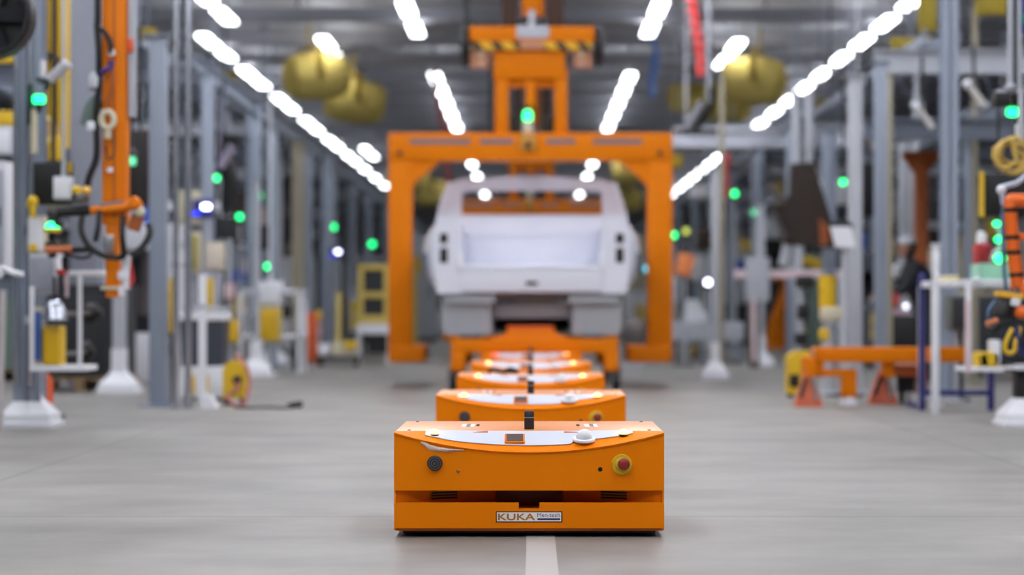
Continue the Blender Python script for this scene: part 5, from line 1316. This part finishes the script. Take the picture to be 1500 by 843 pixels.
MB().box(P(1003, 388, d), (.24, .03, .32), (0, .22, 0), bev=.01).build('face', mat('light_orange_card', (232, 136, 76), .6), r)
MB().cyl((X(1003, d), d+.04, .02), (X(1003, d), d+.04, Z(390, d)), .02, seg=10).build('pole', LGREY, r)
MB().lathe((X(1003, d), d+.04, 0), (0, 0, 1), [(.16, 0), (.16, .02), (.02, .04)], 16).build('base', DARK, r)

# ---- the worker --------------------------------------------------------------
def person():
    d = 25.0
    ox = X(1343, d)
    r = thing('person', (ox, d, 0), 'person in dark work clothes and pale cap leaning over the station behind the orange trolley', 'person')
    V = []; E = []; R = []
    def v(x, y, z, q, par=None):
        q *= 1.3 if .6 < z < 1.36 else 1.05
        V.append((ox+x, d+y, z)); R.append(q)
        if par is not None: E.append((par, len(V)-1))
        return len(V)-1
    pel = v(.10, 0, .86, .15)
    wa = v(.07, 0, 1.0, .135, pel); ch = v(.0, 0, 1.18, .165, wa); sh = v(-.05, 0, 1.31, .12, ch)
    nk = v(-.075, 0, 1.38, .058, sh); hd0 = v(-.09, 0, 1.43, .075, nk)
    for s in (-1, 1):
        s0 = v(-.05, s*.19, 1.29, .07, sh); e = v(-.17, s*.24, 1.04, .05, s0); w = v(-.36, s*.14, 1.0, .036, e)
        h = v(.10, s*.1, .80, .1, pel); k = v(.07, s*.12, .47, .065, h); a = v(.12, s*.12, .09, .045, k); t = v(-.05, s*.14, .04, .04, a)
    me = bpy.data.meshes.new('body'); me.from_pydata([Vector(p)-r.location for p in V], E, [])
    o = bpy.data.objects.new('body', me); COL.objects.link(o); o.parent = r
    sk = o.modifiers.new('skin', 'SKIN'); sk.use_smooth_shade = True
    for i, q in enumerate(R): me.skin_vertices[0].data[i].radius = (q, q)
    me.skin_vertices[0].data[0].use_root = True
    o.modifiers.new('sub', 'SUBSURF').levels = 2; o.modifiers['sub'].render_levels = 2
    me.materials.append(CLOTH)
    hc = Vector((ox-.115, d, 1.53))
    m = MB(); bm = m.bm
    m.ball(hc, (.098, .078, .12), 24, 16)
    for v_ in bm.verts:
        q = v_.co-hc
        if q.z < -.02: v_.co.x -= .012*(-q.z/.12); v_.co.y = hc.y+q.y*(1+q.z*1.6)
        if q.x < -.07 and abs(q.y) < .02 and abs(q.z+.01) < .03: v_.co.x -= .02
    m.ball(hc+Vector((-.112, 0, -.012)), (.018, .014, .022), 10, 8)
    for s in (-1, 1): m.ball(hc+Vector((.01, s*.08, -.005)), (.018, .01, .032), 10, 8)
    hd = m.build('head', SKIN, r, smooth=80)
    for s in (-1, 1): MB().ball(hc+Vector((-.088, s*.03, .012)), (.012, .013, .010), 10, 8).build('eye', BLACK, hd)
    MB().box(hc+Vector((-.092, 0, -.062)), (.012, .045, .008), bev=.003).build('mouth', mat('lip', (140, 82, 76), .5), hd)
    MB().ball(hc+Vector((.022, 0, .0)), (.095, .084, .115), 18, 12).build('hair', mat('dark_hair', (44, 36, 32), .7), hd)
    c = MB().lathe(hc+Vector((.004, 0, .045)), (-.1, 0, 1), [(.104, 0), (.106, .03), (.09, .07), (.05, .092), (0, .098)], 22)
    c.box(hc+Vector((-.13, 0, .055)), (.09, .13, .012), (0, .12, 0), bev=.005)
    c.build('cap', LGREY, r)
    for s in (-1, 1):
        wv = Vector((ox-.36, d+s*.14, 1.0)); m = MB()
        m.tube([wv+Vector((.02, 0, 0)), wv+Vector((-.05, 0, -.005)), wv+Vector((-.09, 0, -.01))], [.03, .038], seg=10)
        for k in range(4):
            y = (-.027+.018*k); L_ = (.06, .07, .066, .05)[k]
            b = wv+Vector((-.085, y, -.005))
            m.tube([b, b+Vector((-L_*.5, 0, -.005)), b+Vector((-L_*.85, 0, -.03)), b+Vector((-L_*.8, 0, -.05))], .009, seg=8, smooth=3)
        b = wv+Vector((-.04, -s*.03, 0)); m.tube([b, b+Vector((-.03, -s*.022, -.015)), b+Vector((-.06, -s*.018, -.035))], .011, seg=8, smooth=3)
        m.build('hand', SKIN, r, smooth=70)
        MB().prism([(ox+.17, d+s*.12-.045, 0), (ox-.09, d+s*.14-.05, 0), (ox-.10, d+s*.14-.05, .05), (ox+.02, d+s*.12-.045, .09), (ox+.17, d+s*.12-.045, .10)], (0, .09, 0)).build('shoe', BLACK, r)
    return r
person()
d = 24.6
r = thing('hand_gun', P(1318, 475, d), 'yellow hand-held gun with a white lit tip in front of the worker', 'power tool')
MB().tube([P(1306, 458, d), P(1318, 462, d), P(1330, 466, d)], .05).build('barrel', mat('lilac_pink', (170, 140, 150), .5), r)
MB().tube([P(1333, 470, d), P(1334, 484, d), P(1326, 494, d), P(1308, 497, d)], .045).build('yellow_body', mat('dull_yellow2', (190, 170, 40), .5), r)
MB().ball(P(1327, 449, d-.05), .035).build('lit_tip', mat('soft_white_lamp', (255, 255, 255), .4, emit=(235, 235, 255), es=2.0), r)
MB().span(P(1300, 430, d+.05), P(1314, 448, d+.2), bev=.02).build('red_cover', RED, r)
MB().cyl(P(1326, 494, d), (X(1326, d), d, .02), .02, seg=10).build('stand', DARK, r)
boxthing('black_tool_chest', 1300, 1366, 462, 520, 23.8, .4, BLACK, 'black tool chest with a yellow stripe in front of the worker', 'chest', 'floor', BLACK, 'drawer')
boxthing('white_lamp_head', 1310, 1330, 386, 408, 25.6, .12, WHITE, 'white rounded lamp head beside the worker', 'lamp', 'floor', LGREY, 'front', bev=.06)

# ---------------------------------------------------------------- the stations farther down the hall
PALE = mat('pale_grey_cabinet', (188, 192, 198), .5); MIDB = mat('blue_grey_cabinet', (126, 136, 150), .5); DK = mat('dark_grey_cabinet', (66, 70, 80), .5)
SAND = mat('sand_cabinet', (186, 178, 156), .5); GRN = mat('grey_green_cabinet', (120, 140, 132), .5); YD = mat('muted_yellow_cabinet', (196, 168, 60), .5)
PAL = {'pale grey': PALE, 'blue-grey': MIDB, 'dark grey': DK, 'sand-coloured': SAND, 'grey-green': GRN, 'muted yellow': YD, 'white': WHITE}
count = {}
def nth(key):
    count[key] = count.get(key, 0)+1
    return ORD[min(count[key]-1, 19)]
def lab(colr, kind, side, lane):
    where = {0: 'beside the aisle', 1: 'in the middle lane', 2: 'in the outer lane', 3: 'near the wall'}[lane]
    k = (colr, kind, side, lane)
    t = f'{nth(k)} {colr} {kind} {where}, {side} side, from the camera'
    return t if len(t.split()) <= 16 else t.replace(', from the camera', '')
def cabinet(x, y, w, dp, h, colr, side, lane):
    r = thing('control_cabinet', (x, y, 0), lab(colr, 'control cabinet', side, lane), 'cabinet'); m = PAL[colr]
    MB().span((x-w/2, y, .1), (x+w/2, y+dp, h), bev=.015).build('body', m, r)
    MB().span((x-w/2+.02, y+.02, 0), (x+w/2-.02, y+dp-.02, .1)).build('plinth', DARK, r)
    q = MB().span((x-w/2+.03, y-.02, .14), (x+w/2-.03, y, h-.04), bev=.006).build('door', m, r)
    MB().span((x+w*.3, y-.05, h*.5), (x+w*.34, y-.02, h*.6)).build('handle', BLACK, q)
    MB().span((x-w*.25, y-.03, h*.68), (x+w*.15, y-.019, h*.84)).build('panel', rnd.choice([BLACK, CREAM, LGREY, SKYB]), q)
def rack(x, y, w, dp, h, colr, side, lane):
    r = thing('parts_rack', (x, y, 0), lab(colr, 'parts rack with bins', side, lane), 'rack'); m = PAL[colr]
    for sx in (-1, 1):
        for yy in (y, y+dp): MB().span((x+sx*w/2-.03, yy-.03, 0), (x+sx*w/2+.03, yy+.03, h)).build('upright', m, r)
    zs = [.25, .85, 1.45]
    for z in zs: MB().span((x-w/2, y-.03, z), (x+w/2, y+dp+.03, z+.05)).build('shelf', m, r)
    for z in zs:
        for k in range(3):
            if rnd.random() < .25: continue
            bx = x-w/2+w*(k+.5)/3; bw = w/3*.8; bh = .2+.16*rnd.random(); bm_ = rnd.choice([YELLOW, SKYB, DARK, LGREY, CREAM, GREENP, ORANGE_R, WHITE])
            m2 = MB(); z0 = z+.051
            o_ = [(bx-bw/2, y), (bx+bw/2, y), (bx+bw/2, y+dp*.8), (bx-bw/2, y+dp*.8)]
            q = lambda g, zz: [(a+(g if a < bx else -g), b+(g if b < y+.1 else -g), zz) for a, b in o_]
            m2.rings([q(.03, z0), q(0, z0+bh), q(.012, z0+bh), q(.035, z0+.02)])
            cn = {YELLOW: 'yellow', SKYB: 'blue', DARK: 'charcoal', LGREY: 'grey', CREAM: 'cream', GREENP: 'pale green', ORANGE_R: 'orange', WHITE: 'white'}[bm_]
            tag(m2.build('storage_bin', bm_, origin=(bx, y+dp*.4, z0), smooth=0), f'{cn} open bin on a parts rack on the {side} of the hall', 'bin', f'{cn} bins on the {side} racks')
def robot(x, y, side, lane, colr='yellow', ang=0., s=1.):
    r = thing('robot_arm', (x, y, 0), lab(colr, 'jointed robot arm', side, lane), 'robot'); m = YELLOW if colr == 'yellow' else ORANGE_D
    MB().lathe((x, y, 0), (0, 0, 1), [(.32, 0), (.32, .06), (.24, .12), (.24, .4), (.2, .48)], 20).build('base', m, r)
    a = Vector((x, y, .55)); b = a+Vector((.25*math.cos(ang), .1, .85))*s; c = b+Vector((-.75*math.cos(ang), -.2, .18))*s
    MB().tube([a, b], [.16, .12], seg=14).ball(a, .2).ball(b, .17).build('lower_arm', m, r)
    MB().tube([b, c], [.12, .07], seg=14).ball(c, .09).build('upper_arm', m, r)
    MB().lathe(c, (c-b), [(.06, 0), (.07, .06), (.05, .14), (.08, .16), (.08, .2), (0, .2)], 14).build('wrist', DARK, r)
    MB().tube([a+Vector((.1, -.18, .1)), b+Vector((.18, -.1, .1)), c+Vector((.1, -.05, .16))], .025).build('dress_pack', BLACK, r)
def fence(x0, x1, y, h, side, lane):
    r = thing('fence_panel', ((x0+x1)/2, y, 0), lab('yellow', 'guard fence panel', side, lane), 'fence')
    for x in (x0, x1): MB().span((x-.03, y-.03, 0), (x+.03, y+.03, h)).build('post', YELLOW, r)
    m = MB().span((x0, y-.015, .15), (x1, y+.015, .19)).span((x0, y-.015, h-.08), (x1, y+.015, h-.04))
    n_ = max(4, int((x1-x0)/.12))
    for k in range(1, n_): m.span((x0+(x1-x0)*k/n_-.006, y-.006, .17), (x0+(x1-x0)*k/n_+.006, y+.006, h-.06))
    m.build('mesh_panel', YD, r)
def arch(x0, x1, y, h, side, lane, colr):
    """workstation arch of profile tube with lamp and screen"""
    r = thing('station_arch', ((x0+x1)/2, y, 0), lab(colr, 'workstation frame with screen', side, lane), 'workstation'); m = PAL[colr]
    for x in (x0, x1): MB().span((x-.035, y-.035, 0), (x+.035, y+.035, h), bev=.008).build('post', m, r)
    MB().span((x0-.035, y-.04, h-.08), (x1+.035, y+.04, h), bev=.008).build('top_rail', m, r)
    MB().span((x0, y-.45, .86), (x1, y+.04, .92), bev=.01).build('table_board', PALE, r)
    for x in (x0+.04, x1-.04): MB().span((x-.02, y-.43, 0), (x+.02, y-.39, .86)).build('front_leg', m, r)
    MB().span((x0+.02, y-.02, .92), (x1-.02, y+.0, 1.2)).build('back_panel', rnd.choice([PALE, SAND, MIDB]), r)
    xc = (x0+x1)/2+rnd.uniform(-.15, .15); q = MB().span((xc-.24, y-.1, 1.35), (xc+.24, y-.05, 1.68), bev=.01).build('screen_case', BLACK, r)
    MB().span((xc-.21, y-.104, 1.38), (xc+.21, y-.099, 1.65)).build('screen', rnd.choice([DARK, SCREEN, MIDB]), q)
    MB().cyl((xc, y-.04, 1.5), (xc, y-.04, h-.05), .02, seg=8).build('screen_arm', DARK, r)
    MB().span((x0+.1, y-.2, h-.13), (x1-.1, y-.1, h-.09), bev=.01).build('light_bar', WHITE, r)
def hung_balancer(x, y, z, side, lane, colr):
    m = {'black': BLACK, 'blue-grey': STEEL, 'pale grey': LGREY, 'brown': BROWN, 'yellow': YELLOW}[colr]
    r = thing('tool_balancer', (x, y, z), lab(colr, 'tool hanging on a cable', side, lane), 'tool')
    MB().lathe((x, y-.1, z+.75), (0, 1, 0), [(.06, 0), (.13, .03), (.13, .14), (.06, .18)], 18).build('reel', m, r)
    MB().cyl((x, y, z+.2), (x, y, z+.66), .008, seg=8).build('cable', BLACK, r)
    MB().lathe((x, y, z-.15), (.1, 0, 1), [(.03, 0), (.06, .03), (.06, .22), (.04, .32), (.015, .36)], 14).box((x-.05, y, z-.02), (.16, .05, .06)).build('tool_body', m, r)
    MB().cyl((x, y, z+.86), (x, y, max(3.45, z+1.0)), .02, seg=8).build('hanging_rod', STEEL2, r)
def drop_cable(x, y, side, lane, colr):
    m = {'black': BLACK, 'yellow': YELLOW, 'grey': LGREY}[colr]
    s = rnd.uniform(-.5, .5)
    tag(MB().tube([(x, y, 3.45), (x+s*.3, y, 2.7), (x+s, y, 2.25), (x+s*1.4, y, 2.7), (x+s*1.6, y, 3.45)], .028, seg=8).build('hanging_cable', m, origin=(x, y, 3.45)), lab(colr, 'hanging cable loop', side, lane), 'cable')
def white_sign(x, y, z, w, h, side, lane, colr):
    r = thing('hanging_sign', (x, y, z), lab(colr, 'blank sign board', side, lane), 'sign')
    MB().span((x-w/2, y, z), (x+w/2, y+.04, z+h), bev=.006).build('board', PAL[colr], r)
    for s in (-1, 1): MB().cyl((x+s*w*.4, y+.02, z+h-.01), (x+s*w*.4, y+.02, 3.5), .01, seg=8).build('wire', GUN, r)

bpy.context.view_layer.update()
OCC = []
def note(o):
    if o.type != 'MESH' or o.get('kind') == 'structure': return
    c = [o.matrix_world @ Vector(q) for q in o.bound_box]
    OCC.append(([min(q[i] for q in c) for i in range(3)], [max(q[i] for q in c) for i in range(3)]))
for o in bpy.data.objects: note(o)
def free(x0, x1, y0, y1, z0, z1, g=.06):
    for a, b in OCC:
        if x0-g < b[0] and x1+g > a[0] and y0-g < b[1] and y1+g > a[1] and z0-.02 < b[2] and z1+.02 > a[2]: return False
    OCC.append(([x0, y0, z0], [x1, y1, z1])); return True
def place(si, xa, xb, y, w, dy, z0, z1, off=0.):
    """a free spot for something w wide and dy deep; off shifts its near edge"""
    for _ in range(14):
        x = si*rnd.uniform(xa, xb); yy = y+rnd.uniform(-.5, .6)
        if free(x-w/2, x+w/2, yy+off, yy+off+dy, z0, z1): return x, yy
    return None
LANES = {0: (4.05, 5.95), 1: (6.75, 8.3), 2: (8.7, 10.4), 3: (10.9, 12.5)}
ys0 = [26.0, 29.6, 34.2, 38.8, 43.2, 47.8, 53.0, 59.5, 66.5, 75, 84, 94]
for si, side in ((-1, 'left'), (1, 'right')):
    for lane, (a, b) in LANES.items():
        for i, y in enumerate(ys0):
            if lane == 0 and y < 29: continue
            if side == 'right' and lane == 0 and y < 33: continue
            if lane >= 2 and y < 33: continue            # outside what the picture shows
            if lane == 3 and y < 42: continue
            y = y+.35
            k = rnd.choice(['cab', 'arch', 'arch', 'rack', 'cab', 'fence', 'robot', 'arch'] if lane < 2 else ['cab', 'rack', 'cab', 'cab', 'arch'])
            colr = rnd.choice(['pale grey', 'white', 'blue-grey', 'sand-coloured', 'pale grey', 'dark grey', 'grey-green', 'white'])
            W, DY, Z1 = {'cab': (1.0, .6, 2.6), 'arch': (1.5, .62, 2.95), 'rack': (1.4, .6, 2), 'fence': (1.6, .1, 2.05), 'robot': (1.5, .9, 1.9)}[k]
            pq = place(si, a+W/2, b-W/2, y, W, DY, 0, Z1)
            if pq is not None:
                x, yq = pq
                if k == 'cab': cabinet(x, yq+.06, rnd.uniform(.7, 1.0), .5, rnd.uniform(1.7, 2.6), colr, side, lane)
                elif k == 'arch': arch(x-.7, x+.7, yq+.5, rnd.uniform(2.2, 2.9), side, lane, colr)
                elif k == 'rack': rack(x, yq+.05, 1.3, .5, 1.95, colr, side, lane)
                elif k == 'fence': fence(x-.75, x+.75, yq+.05, 2.0, side, lane)
                else: robot(x, yq+.45, side, lane, rnd.choice(['yellow', 'yellow', 'orange']), rnd.uniform(-.5, .5))
            if lane < 3:
                xx = si*rnd.uniform(a+.2, b-.2)
                q = rnd.random()
                if not free(xx-.5, xx+1.1 if .45 <= q < .7 else xx+.5, y+1.35, y+1.75, 1.55, 3.4): continue
                if q < .45: hung_balancer(xx, y+1.6, rnd.uniform(1.7, 2.2), side, lane, rnd.choice(['black', 'blue-grey', 'pale grey', 'brown', 'yellow', 'black']))
                elif q < .7: drop_cable(xx, y+1.5, side, lane, rnd.choice(['black', 'yellow', 'grey']))
                else: white_sign(xx, y+1.5, rnd.uniform(2.2, 2.8), rnd.uniform(.4, .9), rnd.uniform(.3, .5), side, lane, rnd.choice(['white', 'pale grey', 'muted yellow', 'sand-coloured']))
WOOD = mat('pallet_wood', (150, 124, 90), .7); CARD = mat('brown_cardboard', (168, 136, 100), .7)
def cart_low(x, y, w, dp, h, colr, side, lane):
    r = thing('tool_cart', (x, y, 0), lab(colr, 'low wheeled tool cart', side, lane), 'cart'); m = PAL[colr]
    MB().span((x-w/2, y, .16), (x+w/2, y+dp, h), bev=.015).build('body', m, r)
    n_ = 3
    for k in range(n_):
        z0 = .2+(h-.24)*k/n_; q = MB().span((x-w/2+.03, y-.02, z0), (x+w/2-.03, y, z0+(h-.24)/n_-.03), bev=.005).build('drawer', rnd.choice([m, m, DARK, YD]), r)
        MB().span((x-w*.2, y-.04, z0+(h-.24)/n_*.7), (x+w*.2, y-.02, z0+(h-.24)/n_*.8)).build('handle', BLACK, q)
    for sx in (-1, 1):
        for yy in (y+.08, y+dp-.08): MB().cyl((x+sx*(w/2-.08)-.02, yy, .08), (x+sx*(w/2-.08)+.02, yy, .08), .08, seg=14).build('wheel', BLACK, r)
    MB().tube([(x-w/2, y+.05, h), (x-w/2, y+.05, h+.12), (x+w/2, y+.05, h+.12), (x+w/2, y+.05, h)], .018, smooth=0).build('push_bar', LGREY, r)
def pallet_load(x, y, w, dp, h, colr, side, lane):
    r = thing('pallet', (x, y, 0), lab('wooden', f'pallet under a {colr} crate', side, lane), 'pallet')
    m = MB()
    for k in range(5): m.span((x-w/2+w*k/5+.01, y, .11), (x-w/2+w*(k+1)/5-.02, y+dp, .14))
    for k in (-1, 0, 1): m.span((x+k*(w/2-.06)-.05, y, 0), (x+k*(w/2-.06)+.05, y+dp, .11))
    m.build('deck', WOOD, r, smooth=0)
    m_ = PAL[colr] if colr in PAL else {'cardboard': CARD, 'black': DARK}[colr]
    c = thing('crate', (x, y, .14), lab(colr, 'crate on a wooden pallet', side, lane), 'crate')
    MB().span((x-w*.46, y+.03, .141), (x+w*.46, y+dp-.03, h), bev=.01).build('box', m_, c)
    MB().span((x-w*.48, y+.01, h), (x+w*.48, y+dp-.01, h+.04), bev=.008).build('lid', m_, c)
    for k in (-1, 1): MB().span((x+k*w*.3-.04, y+.0, .15), (x+k*w*.3+.04, y+.03, h)).build('batten', m_, c)
def machine(x, y, w, dp, h, colr, side, lane):
    r = thing('press_machine', (x, y, 0), lab(colr, 'open-front machine with motor', side, lane), 'machine'); m = PAL[colr]
    MB().span((x-w/2, y, 0), (x+w/2, y+dp, .55), bev=.02).build('base', m, r)
    for sx in (-1, 1): MB().span((x+sx*(w/2-.06)-.06, y, .55), (x+sx*(w/2-.06)+.06, y+dp, h-.25), bev=.012).build('upright', m, r)
    MB().span((x-w/2, y, h-.3), (x+w/2, y+dp, h), bev=.02).build('head', m, r)
    MB().span((x-w*.3, y+dp-.06, .55), (x+w*.3, y+dp-.02, h-.3)).build('dark_back', DARK, r)
    MB().lathe((x, y+dp*.5, h), (0, 0, 1), [(.12, 0), (.14, .03), (.14, .25), (.1, .3), (0, .31)], 18).build('motor', rnd.choice([DARK, SKYB, GUN]), r)
    MB().lathe((x, y+dp*.5, .75), (0, 0, 1), [(.05, 0), (.09, .05), (.09, .3), (.05, .34), (.05, h-1.0)], 16).build('spindle', GUN, r)
    MB().span((x+w*.2, y-.03, .2), (x+w*.42, y, .42)).build('switch_panel', rnd.choice([YELLOW, BLACK, RED]), r)
dark_cols = ['dark grey', 'blue-grey', 'grey-green', 'dark grey', 'sand-coloured', 'muted yellow', 'white', 'pale grey']
LANES_WHERE = None
for si, side in ((-1, 'left'), (1, 'right')):
    for y in (36.2, 39.6, 43.4, 47.2, 51.5, 57, 63, 70):
        for x in (2.75, 4.35, 5.55, 7.35):
            if side == 'right' and x < 3 and y < 38: continue
            if y < 37 and x > 3 and x < 5: continue
            if rnd.random() < .12: continue
            yy = y+.9+rnd.uniform(-.25, .25); xx = si*(x+rnd.uniform(-.12, .12)); k = rnd.choice(['cart', 'pal', 'mach', 'mach', 'pal', 'cart'])
            if x < 3 and k == 'mach' and y < 45: k = 'cart'
            ln = 0 if x < 6 else 1
            c_ = rnd.choice(dark_cols)
            pq = place(si, x-.25, x+.25, yy, 1.05, .86, 0, 2.3 if k == 'mach' else 1.3)
            if pq is None: continue
            xx, yy = pq; yy += .05
            if k == 'cart': cart_low(xx, yy, rnd.uniform(.7, .95), .5, rnd.uniform(.8, 1.1), c_, side, ln)
            elif k == 'pal': pallet_load(xx, yy, .95, .8, rnd.uniform(.7, 1.25), rnd.choice(['cardboard', 'black', 'blue-grey', 'muted yellow', 'grey-green', 'white']), side, ln)
            else: machine(xx, yy, rnd.uniform(.8, 1.0), .6, rnd.uniform(1.6, 2.1), c_, side, ln)
for si, side in ((-1, 'left'), (1, 'right')):
    for y in (22.2, 24.6, 26.8, 29.4, 31.8, 34.0):
        for x in (4.7, 5.9, 7.2, 8.5):
            if x > 3.75/24*y+2.4 or (si > 0 and y < 25): continue
            k = rnd.choice(['cart', 'pal', 'mach', 'cart', 'cab'])
            pq = place(si, x-.3, x+.3, y, 1.05, .86, 0, 2.3 if k in ('mach', 'cab') else 1.3)
            if pq is None: continue
            xx, yy = pq; yy += .05; ln = 0 if x < 6 else 1; c_ = rnd.choice(['dark grey', 'dark grey', 'blue-grey', 'grey-green', 'muted yellow', 'white', 'sand-coloured'])
            if k == 'cart': cart_low(xx, yy, rnd.uniform(.7, .95), .5, rnd.uniform(.8, 1.1), c_, side, ln)
            elif k == 'pal': pallet_load(xx, yy, .95, .8, rnd.uniform(.7, 1.25), rnd.choice(['cardboard', 'black', 'black', 'blue-grey', 'grey-green']), side, ln)
            elif k == 'cab': cabinet(xx, yy+.06, rnd.uniform(.7, .95), .5, rnd.uniform(1.6, 2.2), c_, side, ln)
            else: machine(xx, yy, rnd.uniform(.8, 1.0), .6, rnd.uniform(1.6, 1.9), c_, side, ln)
# a few things that show between the body and the lifting frame
d = 41
r = thing('guard_post', (X(607, d), d, 0), 'tall yellow guard post just inside the left column of the lifting frame', 'guard post')
MB().span((X(603, d), d-.05, .02), (X(611, d), d+.05, Z(390, d)), bev=.01).build('post', mat('pale_guard_yellow', (216, 188, 90), .5), r)
MB().span((X(600, d), d-.15, 0), (X(614, d), d+.15, .03)).build('base', YELLOW, r)
d = 53
for px, lab_, m_ in ((618, 'pale tall cabinet seen between the pickup body and the left frame column', PALE), (934, 'pale tall cabinet seen between the pickup body and the right frame column', SAND)):
    x = X(px, d)
    if True:
        r = thing('tall_cabinet', (x, d, 0), lab_, 'cabinet')
        MB().span((x-.36, d, .1), (x+.36, d+.5, 2.6), bev=.02).build('body', m_, r)
        q = MB().span((x-.32, d-.02, .16), (x+.32, d, 2.5), bev=.006).build('door', m_, r)
        MB().span((x+.2, d-.05, 1.1), (x+.24, d-.02, 1.35)).build('handle', BLACK, q)
        MB().span((x-.2, d-.03, 1.7), (x+.1, d-.019, 2.1)).build('panel', YELLOW if px < 700 else WHITE, q)
        MB().span((x-.34, d+.03, 0), (x+.34, d+.47, .1)).build('plinth', DARK, r)
d = 29.5
r = thing('grey_drum', (X(930, d), d, 0), 'round grey drum on a stand between the pickup body and right frame column', 'drum')
MB().lathe((X(930, d), d, Z(488, d)), (0, 1, 0), [(.1, 0), (.17, .02), (.19, .05), (.19, .22), (.17, .25), (.1, .27)], 24).build('drum', GUN, r)
MB().span((X(930, d)-.12, d+.02, 0), (X(930, d)+.12, d+.25, Z(506, d)), bev=.01).build('cradle', LGREY, r)
def hung_box(x, y, z, w, dp, h, colr, side, lane):
    m_ = PAL[colr] if colr in PAL else {'black': BLACK, 'dark brown': BROWN, 'charcoal': DARK, 'cream': CREAM}[colr]
    r = thing('hanging_control_box', (x, y, z), lab(colr, 'control box hung from beams', side, lane).replace('counted ', ''), 'control box')
    MB().span((x-w/2, y, z), (x+w/2, y+dp, z+h), bev=.015).build('body', m_, r)
    q = MB().span((x-w*.42, y-.02, z+h*.06), (x+w*.42, y, z+h*.94), bev=.005).build('door', m_, r)
    MB().span((x+w*.28, y-.035, z+h*.4), (x+w*.34, y-.02, z+h*.6)).build('latch', GUN, q)
    for sx in (-1, 1): MB().cyl((x+sx*w*.35, y+dp/2, z+h-.01), (x+sx*w*.35, y+dp/2, max(3.5, z+h+.2)), .014, seg=8).build('hanger', STEEL2, r)
rnd.seed(5)
for si, side in ((-1, 'left'), (1, 'right')):
    for y in (28.3, 30.6, 33.4, 35.6, 38.2, 40.3, 42.6, 44.7, 49, 54.4, 58):
        for lane, (a, b) in ((0, (3.95, 6.1)), (1, (6.6, 8.6))):
            if side == 'right' and y < 32 and lane == 0: continue
            if rnd.random() < .2: continue
            dark = rnd.random() < (.68 if side == 'left' else .5)
            colr = rnd.choice(['black', 'charcoal', 'dark brown', 'dark grey', 'black']) if dark else rnd.choice(['cream', 'white', 'muted yellow', 'pale grey'])
            w_ = rnd.uniform(.45, .95) if dark else rnd.uniform(.3, .5); h_ = rnd.uniform(.5, 1.15) if dark else rnd.uniform(.25, .5)
            zz = rnd.uniform(1.75, 2.35); pq = place(si, a+.3, b-.3, y, w_, .25, zz, zz+h_)
            if pq is not None: hung_box(pq[0], pq[1]+.03, zz, w_, .2, h_, colr, side, lane)
# overhead cable trays and ducts along the bays
for s, side in ((-1, 'left'), (1, 'right')):
    m = MB()
    m.span((s*4.5-.2, 24, 3.72), (s*4.5+.2, 86, 3.74)).span((s*4.5-.2, 24, 3.72), (s*4.5-.18, 86, 3.85)).span((s*4.5+.18, 24, 3.72), (s*4.5+.2, 86, 3.85))
    for q in range(3): m.cyl((s*4.5-.1+.1*q, 24, 3.77), (s*4.5-.1+.1*q, 86, 3.77), .03, seg=8)
    for y in range(25, 86, 6): m.cyl((s*4.5, y, 3.8), (s*4.5, y, 5.74), .015, seg=6)
    tag(m.build('cable_tray', STEEL, origin=(s*5, 24, 3.72), smooth=0), f'long grey cable tray running over the {side} bays', 'cable tray')
    m = MB().cyl((s*8.2, 26, 4.3), (s*8.2, 90, 4.3), .28, seg=24)
    for y in range(28, 90, 4): m.cyl((s*8.2, y-.03, 4.3), (s*8.2, y+.03, 4.3), .3, seg=24)
    for y in range(30, 90, 8): m.cyl((s*8.2, y, 4.55), (s*8.2, y, 5.74), .015, seg=6)
    tag(m.build('hanging_air_duct', GALV, origin=(s*8.2, 26, 4.3)), f'round galvanised air duct running over the {side} bays', 'duct')
# far end of the aisle: a gate frame and stacked crates
for i, x in enumerate((-2.6, -1.2, .3, 1.7, 3.0)):
    cabinet(x, 96.5+i*.3, 1.0, .6, 2.2, ['pale grey', 'blue-grey', 'sand-coloured', 'white', 'dark grey'][i], 'left' if x < 0 else 'right', 0)

# ---------------------------------------------------------------- camera, light and view
cam = bpy.data.cameras.new('camera'); co = bpy.data.objects.new('camera', cam); COL.objects.link(co)
co.location = (0, 0, CAMH); co.rotation_euler = (PI/2, 0, 0)
cam.sensor_width = 36; cam.lens = F*36/1500
cam.shift_x = -(CX-750)/1500; cam.shift_y = (CY-421.5)/1500
cam.clip_end = 300
cam.dof.use_dof = True; cam.dof.focus_distance = 8.15; cam.dof.aperture_fstop = 1.6
SC.camera = co
w = bpy.data.worlds.new('hall_air'); SC.world = w; w.use_nodes = True
w.node_tree.nodes['Background'].inputs[0].default_value = (.8, .85, 1, 1); w.node_tree.nodes['Background'].inputs[1].default_value = .05
vs = SC.view_settings
vs.view_transform = 'Standard'; vs.look = 'None'; vs.gamma = 1; vs.use_curve_mapping = False; vs.exposure = 0.0
